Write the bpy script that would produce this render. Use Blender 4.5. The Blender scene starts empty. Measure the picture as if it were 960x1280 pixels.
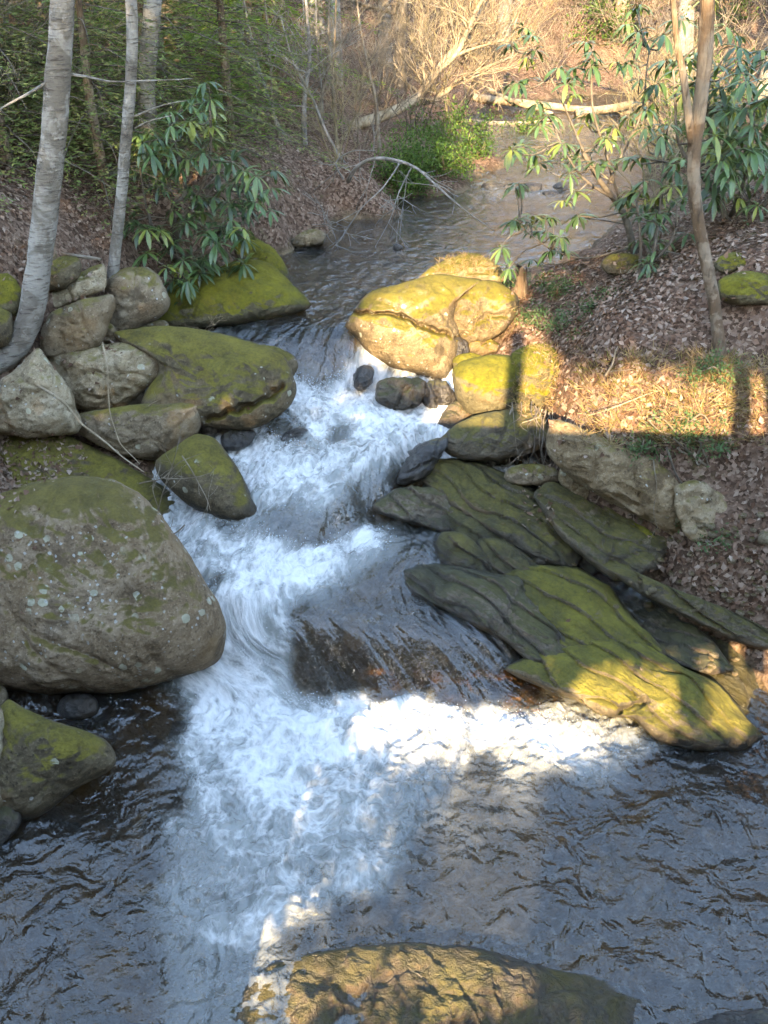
import bpy, math, random
import numpy as np
from mathutils import Vector, Matrix
from mathutils.bvhtree import BVHTree

R = math.radians
scene = bpy.context.scene
COL = scene.collection
random.seed(7)

# ------------------------------------------------------------------ camera
CAM = np.array((0.0, 0.0, 4.0)); PITCH = R(32.0); FPX = 1108.0
cp, sp = math.cos(PITCH), math.sin(PITCH)
cd = bpy.data.cameras.new('camera'); cam = bpy.data.objects.new('camera', cd); COL.objects.link(cam)
cam.location = CAM; cam.rotation_euler = (R(90) - PITCH, 0, 0)
cd.sensor_fit = 'VERTICAL'; cd.angle = 2 * math.atan(640 / FPX); cd.clip_end = 2000; cd.clip_start = .05
scene.camera = cam

def ray(px, py):
    u = (np.asarray(px, float) - 480) / FPX; v = -(np.asarray(py, float) - 640) / FPX
    return np.stack([u + 0 * v, cp + v * sp + 0 * u, -sp + v * cp + 0 * u], -1)
def PZ(px, py, z):
    d = ray(px, py); return CAM + d * ((z - CAM[2]) / d[..., 2])[..., None]
def PY(px, py, Y):
    d = ray(px, py); return CAM + d * (Y / d[..., 1])[..., None]
def proj(P):
    q = P - CAM; dep = q[..., 1] * cp - q[..., 2] * sp
    dep = np.where(np.abs(dep) < .05, .05, dep)
    return 480 + FPX * q[..., 0] / dep, 640 - FPX * (q[..., 1] * sp + q[..., 2] * cp) / dep, dep

# ------------------------------------------------------------------ noise (vectorised gradient noise)
_rs = np.random.RandomState(3)
_perm = np.concatenate([_rs.permutation(256)] * 3)
_grad = _rs.normal(size=(256, 3)); _grad /= np.linalg.norm(_grad, axis=1)[:, None]
def noise(P):
    P = np.asarray(P, float); i = np.floor(P).astype(int); f = P - i; i &= 255
    w = f * f * f * (f * (f * 6 - 15) + 10); out = 0
    for dx in (0, 1):
        for dy in (0, 1):
            for dz in (0, 1):
                h = _perm[_perm[_perm[(i[:, 0] + dx) & 255] + ((i[:, 1] + dy) & 255)] + ((i[:, 2] + dz) & 255)]
                g = _grad[h]
                d = g[:, 0] * (f[:, 0] - dx) + g[:, 1] * (f[:, 1] - dy) + g[:, 2] * (f[:, 2] - dz)
                out = out + d * (w[:, 0] if dx else 1 - w[:, 0]) * (w[:, 1] if dy else 1 - w[:, 1]) * (w[:, 2] if dz else 1 - w[:, 2])
    return out * 1.6
def fbm(P, octv=4, gain=.5):
    a, s, o = 1., 1., 0
    for k in range(octv): o = o + a * noise(P * s + 17.3 * k); a *= gain; s *= 2.03
    return o
def ridged(P, octv=3):
    a, s, o = 1., 1., 0
    for k in range(octv): o = o + a * (1 - 2 * np.abs(noise(P * s + 9.1 * k))); a *= .5; s *= 2.1
    return o
def sstep(a, b, x):
    t = np.clip((x - a) / (b - a), 0, 1); return t * t * (3 - 2 * t)

class RBF:
    def __init__(s, pts, c=.35, smooth=1e-3):
        pts = np.asarray(pts, float); s.x = pts[:, :2]; n = len(pts); s.c = c
        A = s.k(s.x); A[np.arange(n), np.arange(n)] -= smooth
        M = np.zeros((n + 1, n + 1)); M[:n, :n] = A; M[:n, n] = 1; M[n, :n] = 1
        s.w = np.linalg.solve(M, np.concatenate([pts[:, 2], [0]]))
    def k(s, q):
        d = q[:, None, :] - s.x[None]; return np.sqrt((d ** 2).sum(-1) + s.c ** 2)
    def __call__(s, x, y):
        q = np.stack([np.ravel(x), np.ravel(y)], -1); o = np.empty(len(q))
        for a in range(0, len(q), 40000):
            o[a:a + 40000] = s.k(q[a:a + 40000]) @ s.w[:-1] + s.w[-1]
        return o.reshape(np.shape(x))

# ------------------------------------------------------------------ object helpers
class MB:
    def __init__(s): s.v = []; s.f = []; s.a = []; s.n = 0
    def add(s, v, f, a=None):
        v = np.asarray(v, float); n = s.n
        s.v.append(v); s.f.extend([tuple(i + n for i in q) for q in f]); s.n += len(v)
        s.a.append(np.full(len(v), random.random() if a is None else a))
    def tube(s, pts, rad, sides=6, cap=True):
        pts = np.asarray(pts, float); n = len(pts)
        rad = np.broadcast_to(np.asarray(rad, float), (n,))
        t = np.gradient(pts, axis=0); t /= np.linalg.norm(t, axis=1)[:, None] + 1e-9
        ref = np.array((0, 0, 1.)) if abs(t[0, 2]) < .85 else np.array((0, 1., 0))
        u = np.cross(t, ref); u /= np.linalg.norm(u, axis=1)[:, None] + 1e-9
        w = np.cross(u, t); a = np.arange(sides) * 2 * math.pi / sides
        v = pts[:, None] + rad[:, None, None] * (np.cos(a)[None, :, None] * u[:, None] + np.sin(a)[None, :, None] * w[:, None])
        f = [(i * sides + j, i * sides + (j + 1) % sides, (i + 1) * sides + (j + 1) % sides, (i + 1) * sides + j)
             for i in range(n - 1) for j in range(sides)]
        if cap: f += [tuple(range(sides - 1, -1, -1)), tuple((n - 1) * sides + j for j in range(sides))]
        s.add(v.reshape(-1, 3), f)
    def build(s, name, mat, parent=None, origin=None, smooth=True):
        v = np.concatenate(s.v) if s.v else np.zeros((0, 3))
        return mk(name, v, s.f, mat, parent, origin, smooth, {'rnd': np.concatenate(s.a)} if s.a else None)

def mk(name, v, f, mat, parent=None, origin=None, smooth=True, attrs=None):
    me = bpy.data.meshes.new(name); v = np.asarray(v, float)
    o = bpy.data.objects.new(name, me); COL.objects.link(o)
    if parent is not None: o.parent = parent; v = v - np.asarray(parent.location)
    elif origin is not None: v = v - np.asarray(origin); o.location = origin
    if isinstance(f, np.ndarray):
        me.vertices.add(len(v)); me.vertices.foreach_set('co', v.astype(np.float32).ravel())
        k = f.shape[1]; me.loops.add(f.size); me.loops.foreach_set('vertex_index', f.astype(np.int32).ravel())
        me.polygons.add(len(f)); me.polygons.foreach_set('loop_start', np.arange(0, f.size, k, dtype=np.int32))
        me.update(calc_edges=True)
    else: me.from_pydata([tuple(q) for q in v], [], f)
    if smooth: me.polygons.foreach_set('use_smooth', np.ones(len(me.polygons), bool))
    for k, d in (attrs or {}).items():
        d = np.asarray(d, np.float32)
        if d.ndim == 1: me.attributes.new(k, 'FLOAT', 'POINT').data.foreach_set('value', d)
        else: me.attributes.new(k, 'FLOAT_VECTOR', 'POINT').data.foreach_set('vector', d.ravel())
    me.materials.append(mat); me.validate(); me.update()
    return o
def tag(o, label=None, cat=None, group=None, kind=None):
    if label: o['label'] = label
    if cat: o['category'] = cat
    if group: o['group'] = group
    if kind: o['kind'] = kind
    return o
def thing(name, label, cat, loc, group=None):
    o = bpy.data.objects.new(name, None); COL.objects.link(o); o.location = tuple(loc)
    o.empty_display_size = .1
    return tag(o, label, cat, group)
def dup(root, loc, rotz=0, sc=1, label=None, group=None):
    r = root.copy(); COL.objects.link(r); r.location = tuple(loc); r.rotation_euler = (0, 0, rotz); r.scale = (sc, sc, sc)
    if label: r['label'] = label
    if group: r['group'] = group
    for ch in list(root.children):
        c = ch.copy(); COL.objects.link(c); c.parent = r
    return r

# ------------------------------------------------------------------ materials
class NT:
    def __init__(s, name):
        s.m = bpy.data.materials.new(name); s.m.use_nodes = True; s.t = s.m.node_tree; s.t.nodes.clear()
        s.out = s.t.nodes.new('ShaderNodeOutputMaterial')
    def n(s, kind, props=None, **ins):
        nd = s.t.nodes.new('ShaderNode' + kind)
        for k, v in (props or {}).items(): setattr(nd, k, v)
        for k, v in ins.items():
            key = int(k[1:]) if k[0] == 'i' and k[1:].isdigit() else k.replace('_', ' ')
            s.set(nd.inputs[key], v)
        return nd
    def set(s, sock, v):
        if isinstance(v, bpy.types.NodeSocket): s.t.links.new(v, sock)
        elif isinstance(v, bpy.types.Node): s.t.links.new(v.outputs[0], sock)
        else:
            if isinstance(v, tuple) and len(v) == 3 and sock.type == 'RGBA': v = (*v, 1)
            sock.default_value = v
    def math(s, op, a, b=0., c=0., clamp=False):
        nd = s.t.nodes.new('ShaderNodeMath'); nd.operation = op; nd.use_clamp = clamp
        s.set(nd.inputs[0], a); s.set(nd.inputs[1], b); s.set(nd.inputs[2], c); return nd.outputs[0]
    def mix(s, fac, a, b, blend='MIX'):
        nd = s.t.nodes.new('ShaderNodeMix'); nd.data_type = 'RGBA'; nd.blend_type = blend; nd.clamp_factor = True
        s.set(nd.inputs[0], fac); s.set(nd.inputs[6], a); s.set(nd.inputs[7], b); return nd.outputs[2]
    def ramp(s, fac, stops, interp='LINEAR'):
        nd = s.t.nodes.new('ShaderNodeValToRGB'); cr = nd.color_ramp; cr.interpolation = interp
        while len(cr.elements) < len(stops): cr.elements.new(.5)
        for e, (p, c) in zip(cr.elements, stops):
            e.position = p; e.color = (*c, 1) if isinstance(c, tuple) else (c, c, c, 1)
        s.set(nd.inputs[0], fac); return nd.outputs[0]
    def step(s, x, a, b):
        nd = s.t.nodes.new('ShaderNodeMapRange'); nd.interpolation_type = 'SMOOTHSTEP'
        s.set(nd.inputs[0], x); nd.inputs[1].default_value = a; nd.inputs[2].default_value = b; return nd.outputs[0]
    def noise(s, vec, scale, detail=4, rough=.55, dist=0.):
        return s.n('TexNoise', Vector=vec, Scale=scale, Detail=detail, Roughness=rough, Distortion=dist).outputs[0]
    def bump(s, h, strength=.5, dist=.02, normal=None):
        nd = s.n('Bump', Height=h, Strength=strength, Distance=dist)
        if normal is not None: s.set(nd.inputs['Normal'], normal)
        return nd.outputs[0]
    def attr(s, name, out='Fac'): return s.n('Attribute', {'attribute_name': name}).outputs[out]
    def done(s, sh): s.t.links.new(sh if isinstance(sh, bpy.types.NodeSocket) else sh.outputs[0], s.out.inputs[0]); return s.m
    def pr(s, **k): return s.n('BsdfPrincipled', **k).outputs[0]

def rock_mat(name, dark, mid, light, moss=.0, nzw=1., grain=0., lichen=0., wet=0., mossdark=(.05, .041, .011), mosslight=(.2, .165, .026), strata=.3, seed=0.):
    t = NT(name)
    oc = t.n('TexCoord').outputs['Object']; rnd = t.n('ObjectInfo').outputs['Random']
    off = t.n('VectorMath', {'operation': 'ADD'}, i0=oc, i1=t.n('CombineXYZ', X=t.math('MULTIPLY', rnd, 31.), Y=t.math('MULTIPLY', rnd, 17.), Z=seed)).outputs[0]
    st = t.n('Mapping', {'vector_type': 'TEXTURE'}, Vector=off, Rotation=(R(25), R(-18), 0), Scale=(1, 1, .22)).outputs[0]
    big = t.noise(off, 2.2, 5, .6, .4); med = t.noise(st, 7, 8, .65, .3); fine = t.noise(off, 70, 4, .7)
    x = t.math('ADD', t.math('MULTIPLY', big, .55), t.math('MULTIPLY', med, .45))
    c = t.ramp(x, [(.32, dark), (.5, mid), (.68, light)])
    c = t.mix(t.math('MULTIPLY', t.step(fine, .5, .72), .35), c, tuple(min(1, q * 1.7 + .02) for q in light))
    c = t.mix(t.math('MULTIPLY', t.step(t.noise(off, 38, 5, .7), .53, .66), .65), c, tuple(q * .5 for q in dark))
    c = t.mix(t.math('MULTIPLY', t.step(t.noise(off, 4.2, 7, .72, .5), .52, .62), .6), c, tuple(q * .8 for q in dark))
    # rusty / tan staining that belongs to the stone
    c = t.mix(t.math('MULTIPLY', t.step(t.noise(off, 1.7, 4, .6, .6), .54, .7), .55), c, (.19, .115, .05))
    nz = t.n('SeparateXYZ', Vector=t.n('NewGeometry').outputs['Normal']).outputs['Z']
    if lichen:
        for sc, th, k in ((11., .30, 1.), (26., .27, .8)):
            dv = t.n('VectorMath', {'operation': 'ADD'}, i0=off, i1=t.n('VectorMath', {'operation': 'SCALE'}, i0=t.n('TexNoise', Vector=off, Scale=22., Detail=3.).outputs['Color'], Scale=.035).outputs[0]).outputs[0]
            v = t.n('TexVoronoi', {'feature': 'F1'}, Vector=dv, Scale=sc, Randomness=1.)
            pick = t.step(t.n('SeparateColor', Color=v.outputs['Color']).outputs[0], 1 - .5 * lichen, 1 - .5 * lichen + .03)
            m = t.math('MULTIPLY', t.math('SUBTRACT', 1, t.step(v.outputs['Distance'], th - .04, th)), pick)
            m = t.math('MULTIPLY', m, t.step(t.noise(off, 2.7, 2), .42, .55))
            c = t.mix(t.math('MULTIPLY', m, .85 * k), c, (.36, .35, .25) if k == 1 else (.42, .42, .38))
    mn = t.math('ADD', t.math('ADD', t.math('MULTIPLY', t.noise(off, 4.6, 7, .7, .3), 1.), t.math('MULTIPLY', t.noise(off, 1.3, 3, .6), .5)), t.math('MULTIPLY', nz, nzw))
    mm = t.step(t.math('ADD', mn, moss - 1.66), .0, .34)
    mf = t.noise(off, 45, 5, .75); mb = t.noise(off, 6, 4, .6)
    mc = t.ramp(t.math('ADD', t.math('MULTIPLY', mf, .5), t.math('MULTIPLY', mb, .5)), [(.34, mossdark), (.5, tuple((a + b) / 2 for a, b in zip(mossdark, mosslight))), (.66, mosslight)])
    c = t.mix(t.math('MULTIPLY', mm, .93), c, mc)
    h = t.math('ADD', t.math('MULTIPLY', med, strata * 2), t.math('ADD', t.math('MULTIPLY', fine, .18), t.math('MULTIPLY', t.noise(off, 19, 6, .7), .5)))
    h = t.math('ADD', h, t.math('MULTIPLY', mm, t.math('MULTIPLY', t.noise(off, 130, 3, .7), .45)))
    if grain:
        gm = t.n('Mapping', {'vector_type': 'TEXTURE'}, Vector=oc, Rotation=(R(8), R(14), R(-38)), Scale=(3.2, .32, .2)).outputs[0]
        gn = t.noise(gm, 3., 7, .65, .25); h = t.math('ADD', h, t.math('MULTIPLY', gn, grain * 3.))
        c = t.mix(t.math('MULTIPLY', t.step(gn, .5, .66), grain * .8), c, tuple(q * .7 for q in dark))
    wl = t.attr('wl'); c = t.mix(t.math('MULTIPLY', wl, .65), c, (.014, .011, .007))
    b = t.bump(h, .9, .035)
    pz = t.n('SeparateXYZ', Vector=t.n('NewGeometry').outputs['Position']).outputs['Z']
    rough = t.math('SUBTRACT', .9, t.math('MAXIMUM', t.math('MULTIPLY', t.math('SUBTRACT', 1, mm), wet * .6), t.math('MULTIPLY', wl, .6)))
    return t.done(t.pr(Base_Color=c, Roughness=rough, Normal=b, Specular_IOR_Level=.25 + .4 * wet))

M = {}
G = (.035, .035, .03)
M['boulder'] = rock_mat('lichened_boulder', (.08, .05, .025), (.195, .134, .078), (.31, .235, .16), moss=-.14, nzw=1.6, lichen=1., mosslight=(.16, .125, .028), mossdark=(.06, .048, .015))
M['tan'] = rock_mat('pale_tan_stone', (.12, .085, .046), (.26, .2, .122), (.37, .31, .215), moss=.1, lichen=.35)
M['grey'] = rock_mat('grey_stone', (.08, .055, .031), (.18, .134, .082), (.28, .225, .155), moss=.2, lichen=.35)
M['mossy'] = rock_mat('mossy_stone', (.04, .03, .017), (.10, .075, .042), (.18, .14, .088), moss=.42, lichen=.3)
M['vmossy'] = rock_mat('thick_moss_stone', (.04, .034, .018), (.09, .075, .04), (.15, .13, .08), moss=.72, mosslight=(.2, .175, .012), mossdark=(.05, .048, .007))
M['golden'] = rock_mat('golden_moss_stone', (.045, .032, .016), (.125, .09, .048), (.235, .19, .12), moss=.36, lichen=.5, mosslight=(.19, .155, .02), mossdark=(.07, .058, .01))
M['slab'] = rock_mat('mossy_slab_stone', (.04, .029, .016), (.09, .068, .037), (.165, .13, .083), moss=.45, wet=.6, mosslight=(.15, .122, .022), mossdark=(.028, .026, .006), strata=.5, grain=.8)
M['slabmoss'] = rock_mat('moss_nosed_slab_stone', (.035, .028, .016), (.09, .07, .04), (.2, .155, .09), moss=.4, wet=.4, mosslight=(.2, .17, .018), mossdark=(.06, .055, .008), grain=.6)
M['slabwet'] = rock_mat('wet_slab_stone', (.038, .026, .013), (.108, .078, .045), (.2, .155, .105), moss=.32, wet=.9, grain=.9, strata=.6, mosslight=(.09, .085, .02))
M['wet'] = rock_mat('wet_dark_stone', (.014, .012, .01), (.035, .03, .025), (.08, .07, .06), moss=.0, wet=1., strata=.5)
M['awash'] = rock_mat('awash_brown_stone', (.022, .015, .009), (.085, .06, .03), (.2, .145, .065), moss=.16, wet=.9, strata=.8, mosslight=(.2, .16, .025), mossdark=(.07, .06, .01))
M['bank'] = rock_mat('bank_stone', (.09, .058, .03), (.2, .14, .075), (.31, .25, .165), moss=.12, lichen=.25, strata=.5)

def bark(name, base, pale, dark, bands=.6, patch=.5):
    t = NT(name); oc = t.n('TexCoord').outputs['Object']
    ring = t.n('Mapping', Vector=oc, Scale=(9, 9, 60)).outputs[0]; up = t.n('Mapping', Vector=oc, Scale=(30, 30, 3.5)).outputs[0]
    a = t.noise(ring, 1., 5, .65, .3); b = t.noise(up, 1., 5, .6, .4); p = t.noise(oc, 5., 5, .6, .5)
    c = t.mix(t.step(p, .44, .6), base, pale)
    c = t.mix(t.math('MULTIPLY', t.step(a, .52, .66), bands), c, dark)
    c = t.mix(t.math('MULTIPLY', t.step(b, .54, .7), 1 - bands), c, dark)
    c = t.mix(t.math('MULTIPLY', t.step(t.noise(oc, 14, 4, .6), .57, .66), patch), c, tuple(min(1, q * 1.35) for q in pale))
    bm = t.bump(t.math('ADD', t.math('MULTIPLY', a, bands), t.math('MULTIPLY', b, 1.2 - bands)), 1., .03)
    return t.done(t.pr(Base_Color=c, Roughness=.9, Normal=bm, Specular_IOR_Level=.15))
M['birch'] = bark('grey_birch_bark', (.17, .145, .115), (.29, .265, .225), (.075, .06, .048), .85, .5)
M['bark'] = bark('brown_furrowed_bark', (.12, .08, .05), (.21, .165, .12), (.04, .03, .022), .1, .55)
M['barkgrey'] = bark('grey_bark', (.17, .15, .125), (.27, .25, .22), (.08, .07, .055), .4, .4)
M['twig'] = bark('twig_bark', (.155, .12, .085), (.24, .2, .15), (.08, .06, .042), .4, .3)
M['twigdark'] = bark('dark_twig_bark', (.10, .08, .06), (.16, .135, .105), (.05, .04, .03), .4, .3)
M['straw'] = bark('straw_coloured_twig', (.22, .175, .09), (.3, .25, .15), (.13, .1, .05), .3, .3)
M['deadwood'] = bark('bleached_wood', (.25, .19, .12), (.35, .28, .19), (.13, .09, .055), .1, .3)

def leafmat(name, cols, rough=.5, trans=.25, spec=.3):
    t = NT(name); r = t.attr('rnd')
    n = len(cols); c = t.ramp(r, [((k + .5) / n, q) for k, q in enumerate(cols)])
    oc = t.n('TexCoord').outputs['Object']
    c = t.mix(t.math('MULTIPLY', t.step(t.noise(oc, 60, 2), .5, .7), .25), c, tuple(q * .5 for q in cols[0]))
    s = t.pr(Base_Color=c, Roughness=rough, Specular_IOR_Level=spec)
    if trans:
        s = t.n('MixShader', i0=trans, i1=s, i2=t.n('BsdfTranslucent', Color=t.mix(.35, c, (.22, .25, .03)))).outputs[0]
    return t.done(s)
M['rhodo'] = leafmat('rhododendron_leaf', [(.025, .045, .016), (.042, .078, .026), (.055, .105, .033), (.08, .135, .042), (.17, .19, .035)], .32, .2, .5)
M['hemlock'] = leafmat('hemlock_needles', [(.08, .1, .036), (.12, .165, .05), (.17, .21, .06), (.26, .24, .08)], .7, .25, .15)
M['hemgreen'] = leafmat('bright_hemlock_needles', [(.06, .12, .022), (.1, .2, .03), (.16, .29, .04), (.25, .36, .05)], .6, .5, .15)
M['shrub'] = leafmat('spring_shrub_leaf', [(.025, .055, .012), (.045, .095, .02), (.07, .14, .028), (.12, .18, .035)], .55, .3, .2)
M['herb'] = leafmat('herb_leaf', [(.04, .075, .025), (.06, .11, .04), (.09, .14, .05)], .6, .25, .2)
M['drygrass'] = leafmat('dry_grass', [(.2, .13, .06), (.3, .2, .1), (.38, .27, .15), (.13, .13, .03)], .8, .2, .1)
M['litter'] = leafmat('fallen_leaf', [(.08, .04, .024), (.135, .072, .045), (.185, .11, .074), (.235, .155, .11), (.31, .23, .175)], .75, .12, .2)

def terrain_mat():
    t = NT('bank_soil'); oc = t.n('TexCoord').outputs['Object']; bed = t.attr('bed')
    lv_ = t.n('VectorMath', {'operation': 'ADD'}, i0=oc, i1=t.n('VectorMath', {'operation': 'SCALE'}, i0=t.n('TexNoise', Vector=oc, Scale=30., Detail=3.).outputs['Color'], Scale=.05).outputs[0]).outputs[0]
    lf = t.n('TexVoronoi', Vector=lv_, Scale=38., Randomness=1.)
    n1 = t.noise(oc, 1.3, 6, .6, .4); n2 = t.noise(oc, 30, 6, .7)
    c = t.ramp(t.n('SeparateColor', Color=lf.outputs['Color']).outputs[1], [(.1, (.06, .034, .02)), (.4, (.115, .068, .044)), (.7, (.17, .108, .075)), (.95, (.23, .16, .115))])
    c = t.mix(t.step(n1, .56, .72), c, (.055, .036, .022))
    c = t.mix(t.math('MULTIPLY', t.step(t.noise(oc, 2.3, 5, .7), .58, .7), .6), c, (.07, .075, .018))
    stones = t.n('TexVoronoi', Vector=oc, Scale=7., Randomness=1.)
    bc = t.ramp(t.n('SeparateColor', Color=stones.outputs['Color']).outputs[0], [(.0, (.05, .032, .015)), (.5, (.11, .075, .038)), (1., (.2, .145, .085))])
    bc = t.mix(t.step(t.noise(oc, 3, 5), .45, .65), bc, (.065, .048, .022))
    c = t.mix(bed, c, bc)
    h = t.math('ADD', t.math('MULTIPLY', lf.outputs['Distance'], .6), n2)
    h = t.math('ADD', h, t.math('MULTIPLY', bed, t.math('MULTIPLY', stones.outputs['Distance'], -1.5)))
    return t.done(t.pr(Base_Color=c, Roughness=t.math('SUBTRACT', .95, t.math('MULTIPLY', bed, .35)), Normal=t.bump(h, .8, .03), Specular_IOR_Level=.2))
M['soil'] = terrain_mat()

def water_mat():
    t = NT('stream_water'); fl = t.attr('flow', 'Vector'); D = t.attr('foam'); aer = t.attr('aer')
    oc = t.n('TexCoord').outputs['Object']
    wv = t.n('VectorMath', {'operation': 'ADD'}, i0=fl, i1=t.n('VectorMath', {'operation': 'SCALE'}, i0=t.n('TexNoise', Vector=fl, Scale=3.2, Detail=3.).outputs['Color'], Scale=.22).outputs[0]).outputs[0]
    def web(scale, det):
        n = t.noise(wv, scale, det, .55); return t.math('SUBTRACT', 1, t.math('MULTIPLY', t.math('ABSOLUTE', t.math('SUBTRACT', n, .5)), 5.))
    w1, w2 = web(6., 4), web(15., 4); f1 = t.noise(wv, 42, 5, .7); b1 = t.noise(wv, 4.5, 4, .6)
    pat = t.math('ADD', t.math('ADD', t.math('MULTIPLY', w1, .42), t.math('MULTIPLY', w2, .26)), t.math('ADD', t.math('MULTIPLY', f1, .34), t.math('MULTIPLY', b1, .62)))
    k = t.math('ADD', t.math('MULTIPLY', D, 1.15), t.math('SUBTRACT', pat, 1.65))
    foam = t.math('MULTIPLY', t.math('MULTIPLY', t.step(k, -.06, .6), .95), t.step(D, .04, .22))
    aer = t.math('MULTIPLY', aer, t.math('ADD', .55, t.math('MULTIPLY', b1, .8)), clamp=True)
    hb = t.math('ADD', t.math('MULTIPLY', t.noise(wv, 6, 3, .5, .8), 1.), t.math('MULTIPLY', t.noise(oc, 24, 3, .55, .8), .13))
    hb = t.math('ADD', hb, t.math('MULTIPLY', foam, t.math('ADD', t.math('MULTIPLY', f1, .5), .25)))
    nrm = t.bump(hb, .8, .065)
    body = t.n('MixShader', i0=aer, i1=t.n('BsdfTransparent', Color=(.72, .58, .38, 1)), i2=t.n('BsdfDiffuse', Color=(.42, .44, .41, 1), Normal=nrm)).outputs[0]
    fr = t.n('Fresnel', IOR=1.62, Normal=nrm).outputs[0]
    wsh = t.n('MixShader', i0=t.math('MULTIPLY', fr, 1., clamp=True), i1=body, i2=t.n('BsdfGlossy', Color=(1, 1, 1, 1), Roughness=.06, Normal=nrm)).outputs[0]
    fb = t.bump(t.math('ADD', f1, t.math('ADD', pat, t.noise(wv, 18, 4, .6))), .6, .022)
    fo = t.n('MixShader', i0=.25, i1=t.n('BsdfDiffuse', Color=(.88, .87, .84, 1), Normal=fb), i2=t.n('BsdfTranslucent', Color=(.8, .84, .86, 1), Normal=fb)).outputs[0]
    return t.done(t.n('MixShader', i0=foam, i1=wsh, i2=fo))
M['water'] = water_mat()

# ------------------------------------------------------------------ water surface
WP = [(400, 395, 1.27), (330, 400, 1.27), (430, 380, 1.28), (420, 340, 1.29), (550, 290, 1.30), (450, 300, 1.30), (640, 240, 1.31), (700, 200, 1.32),
      (340, 425, 1.20), (400, 424, 1.22), (445, 425, 1.22), (500, 440, 1.10), (560, 440, 1.1),
      (345, 468, .98), (395, 476, .95), (440, 470, .97), (470, 465, .99), (540, 490, .95),
      (360, 500, .93), (440, 510, .93), (520, 515, .92), (300, 540, .86), (360, 545, .88), (430, 550, .88), (500, 550, .87), (550, 545, .88),
      (300, 600, .76), (350, 615, .77), (400, 610, .79), (450, 595, .81), (490, 580, .82), (340, 648, .68), (390, 640, .73), (430, 622, .77), (475, 598, .79),
      (370, 682, .57), (420, 668, .57), (465, 645, .575), (510, 615, .60),
      (300, 670, .62), (270, 690, .56), (320, 710, .53), (430, 700, .54), (490, 680, .55), (530, 660, .56), (520, 710, .52),
      (270, 750, .42), (310, 760, .42), (350, 750, .46), (400, 760, .45), (460, 770, .42), (530, 750, .42), (590, 770, .36), (640, 800, .26),
      (285, 800, .24), (330, 800, .28), (385, 800, .34), (450, 805, .34), (520, 805, .32), (580, 810, .28), (650, 830, .15),
      (265, 845, .08), (320, 845, .1), (370, 855, .08), (380, 866, .02), (440, 868, .02), (520, 875, .02), (600, 880, .01), (660, 868, .04), (720, 890, .02),
      (270, 880, 0.), (350, 900, .03), (450, 895, .04), (560, 900, .04), (650, 915, .02), (450, 930, 0), (300, 940, 0), (600, 940, 0),
      (800, 765, .27), (860, 800, .16), (910, 830, .10), (960, 860, .06), (820, 740, .33), (940, 900, .01), (880, 920, .0),
      (150, 900, 0.), (60, 880, 0), (100, 1000, 0), (250, 1000, 0), (480, 1020, 0), (750, 1020, 0), (940, 1000, 0),
      (150, 1150, 0), (400, 1150, 0), (700, 1150, 0), (900, 1150, 0), (300, 1270, 0), (900, 1270, 0)]
wp = [tuple(PZ(a, b, z)) for a, b, z in WP]
wp += [(x, y, 0) for x in (-5, -2, 0, 2, 5) for y in (-10, -6, -3, 0, 1.5)] + [(-4, 3.5, 0), (4, 3.5, .02)]
wp += [(x, y, 1.3 + .003 * (y - 9)) for x in (-4, -1, 1, 4, 8) for y in (9.5, 12, 15, 20, 28)]
water_h = RBF(wp, .12, 3e-3)

FOAM = [(1, '300 880 350 900 400 900 280 850 320 950 350 1000 420 940 270 900 480 905 560 895 620 907 680 925 300 785 330 735 400 700 450 672 360 720 285 805 330 850 440 885 510 885'),
        (.75, '260 1000 300 1050 380 1050 450 1020 520 930 245 940 730 935 340 780 440 985 300 820 340 830'),
        (.6, '240 1110 300 1120 400 1090 500 990 570 945 650 955 770 930 480 1050 700 890 220 1040 760 905 800 930'),
        (.75, '440 1095 380 1120 330 1150 280 1170 460 1085'), (.5, '270 1235 240 1190 300 1215 250 1270'),
        (.3, '200 950 190 1040 600 1010 690 990 540 1060 600 960 215 1000 210 910 520 1100 380 1180'),
        (.16, '160 1000 165 1080 720 1030 640 1080 820 960 560 1120 880 930 660 1180 450 1150'),
        (0, '100 1110 50 1200 150 1200 760 1110 830 1020 900 1000 900 1200 560 1170 480 1180 800 1200 950 950 60 890 150 900 185 895 60 1080 700 1240 930 1100 130 1270 40 1000'),
        (.05, '400 810 450 830 520 820 580 840 620 830 570 775 610 790 500 850 420 850 640 850 390 840 480 860 570 870 650 865'),
        (.3, '380 775 450 755 490 725 530 700 510 765 690 870 540 660 510 790'),
        (.95, '250 765 255 715 300 700 330 690 265 670 310 755 290 740'), (.5, '270 728 335 660 280 660'),
        (.4, '380 665 430 645 480 613 460 633 350 655'), (.3, '400 668 440 655 470 640'),
        (.8, '330 610 380 590 430 570 480 555 330 565 400 612 520 545 300 610'),
        (1, '310 560 340 500 380 500 430 500 460 530 400 540 450 475 500 462 530 520 560 525 350 480 460 455 500 520'),
        (.45, '370 545 350 530 420 545'), (.9, '345 470 330 460 440 462'), (.45, '380 462 400 470'), (.22, '400 440 425 455 420 435 370 440'),
        (.25, '380 420 330 412 430 405 350 425'), (.14, '400 375 430 345 480 342 370 395'),
        (0, '450 320 550 290 650 260 500 300 400 310 600 320 750 250 700 180 650 200 720 160'), (.45, '620 240 690 236 585 236 655 242'), (.3, '760 270 740 260')]
fp = []
for d, s in FOAM:
    a = list(map(float, s.split())); fp += [(a[i], a[i + 1], d) for i in range(0, len(a), 2)]
fp = np.array(fp)
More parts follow.
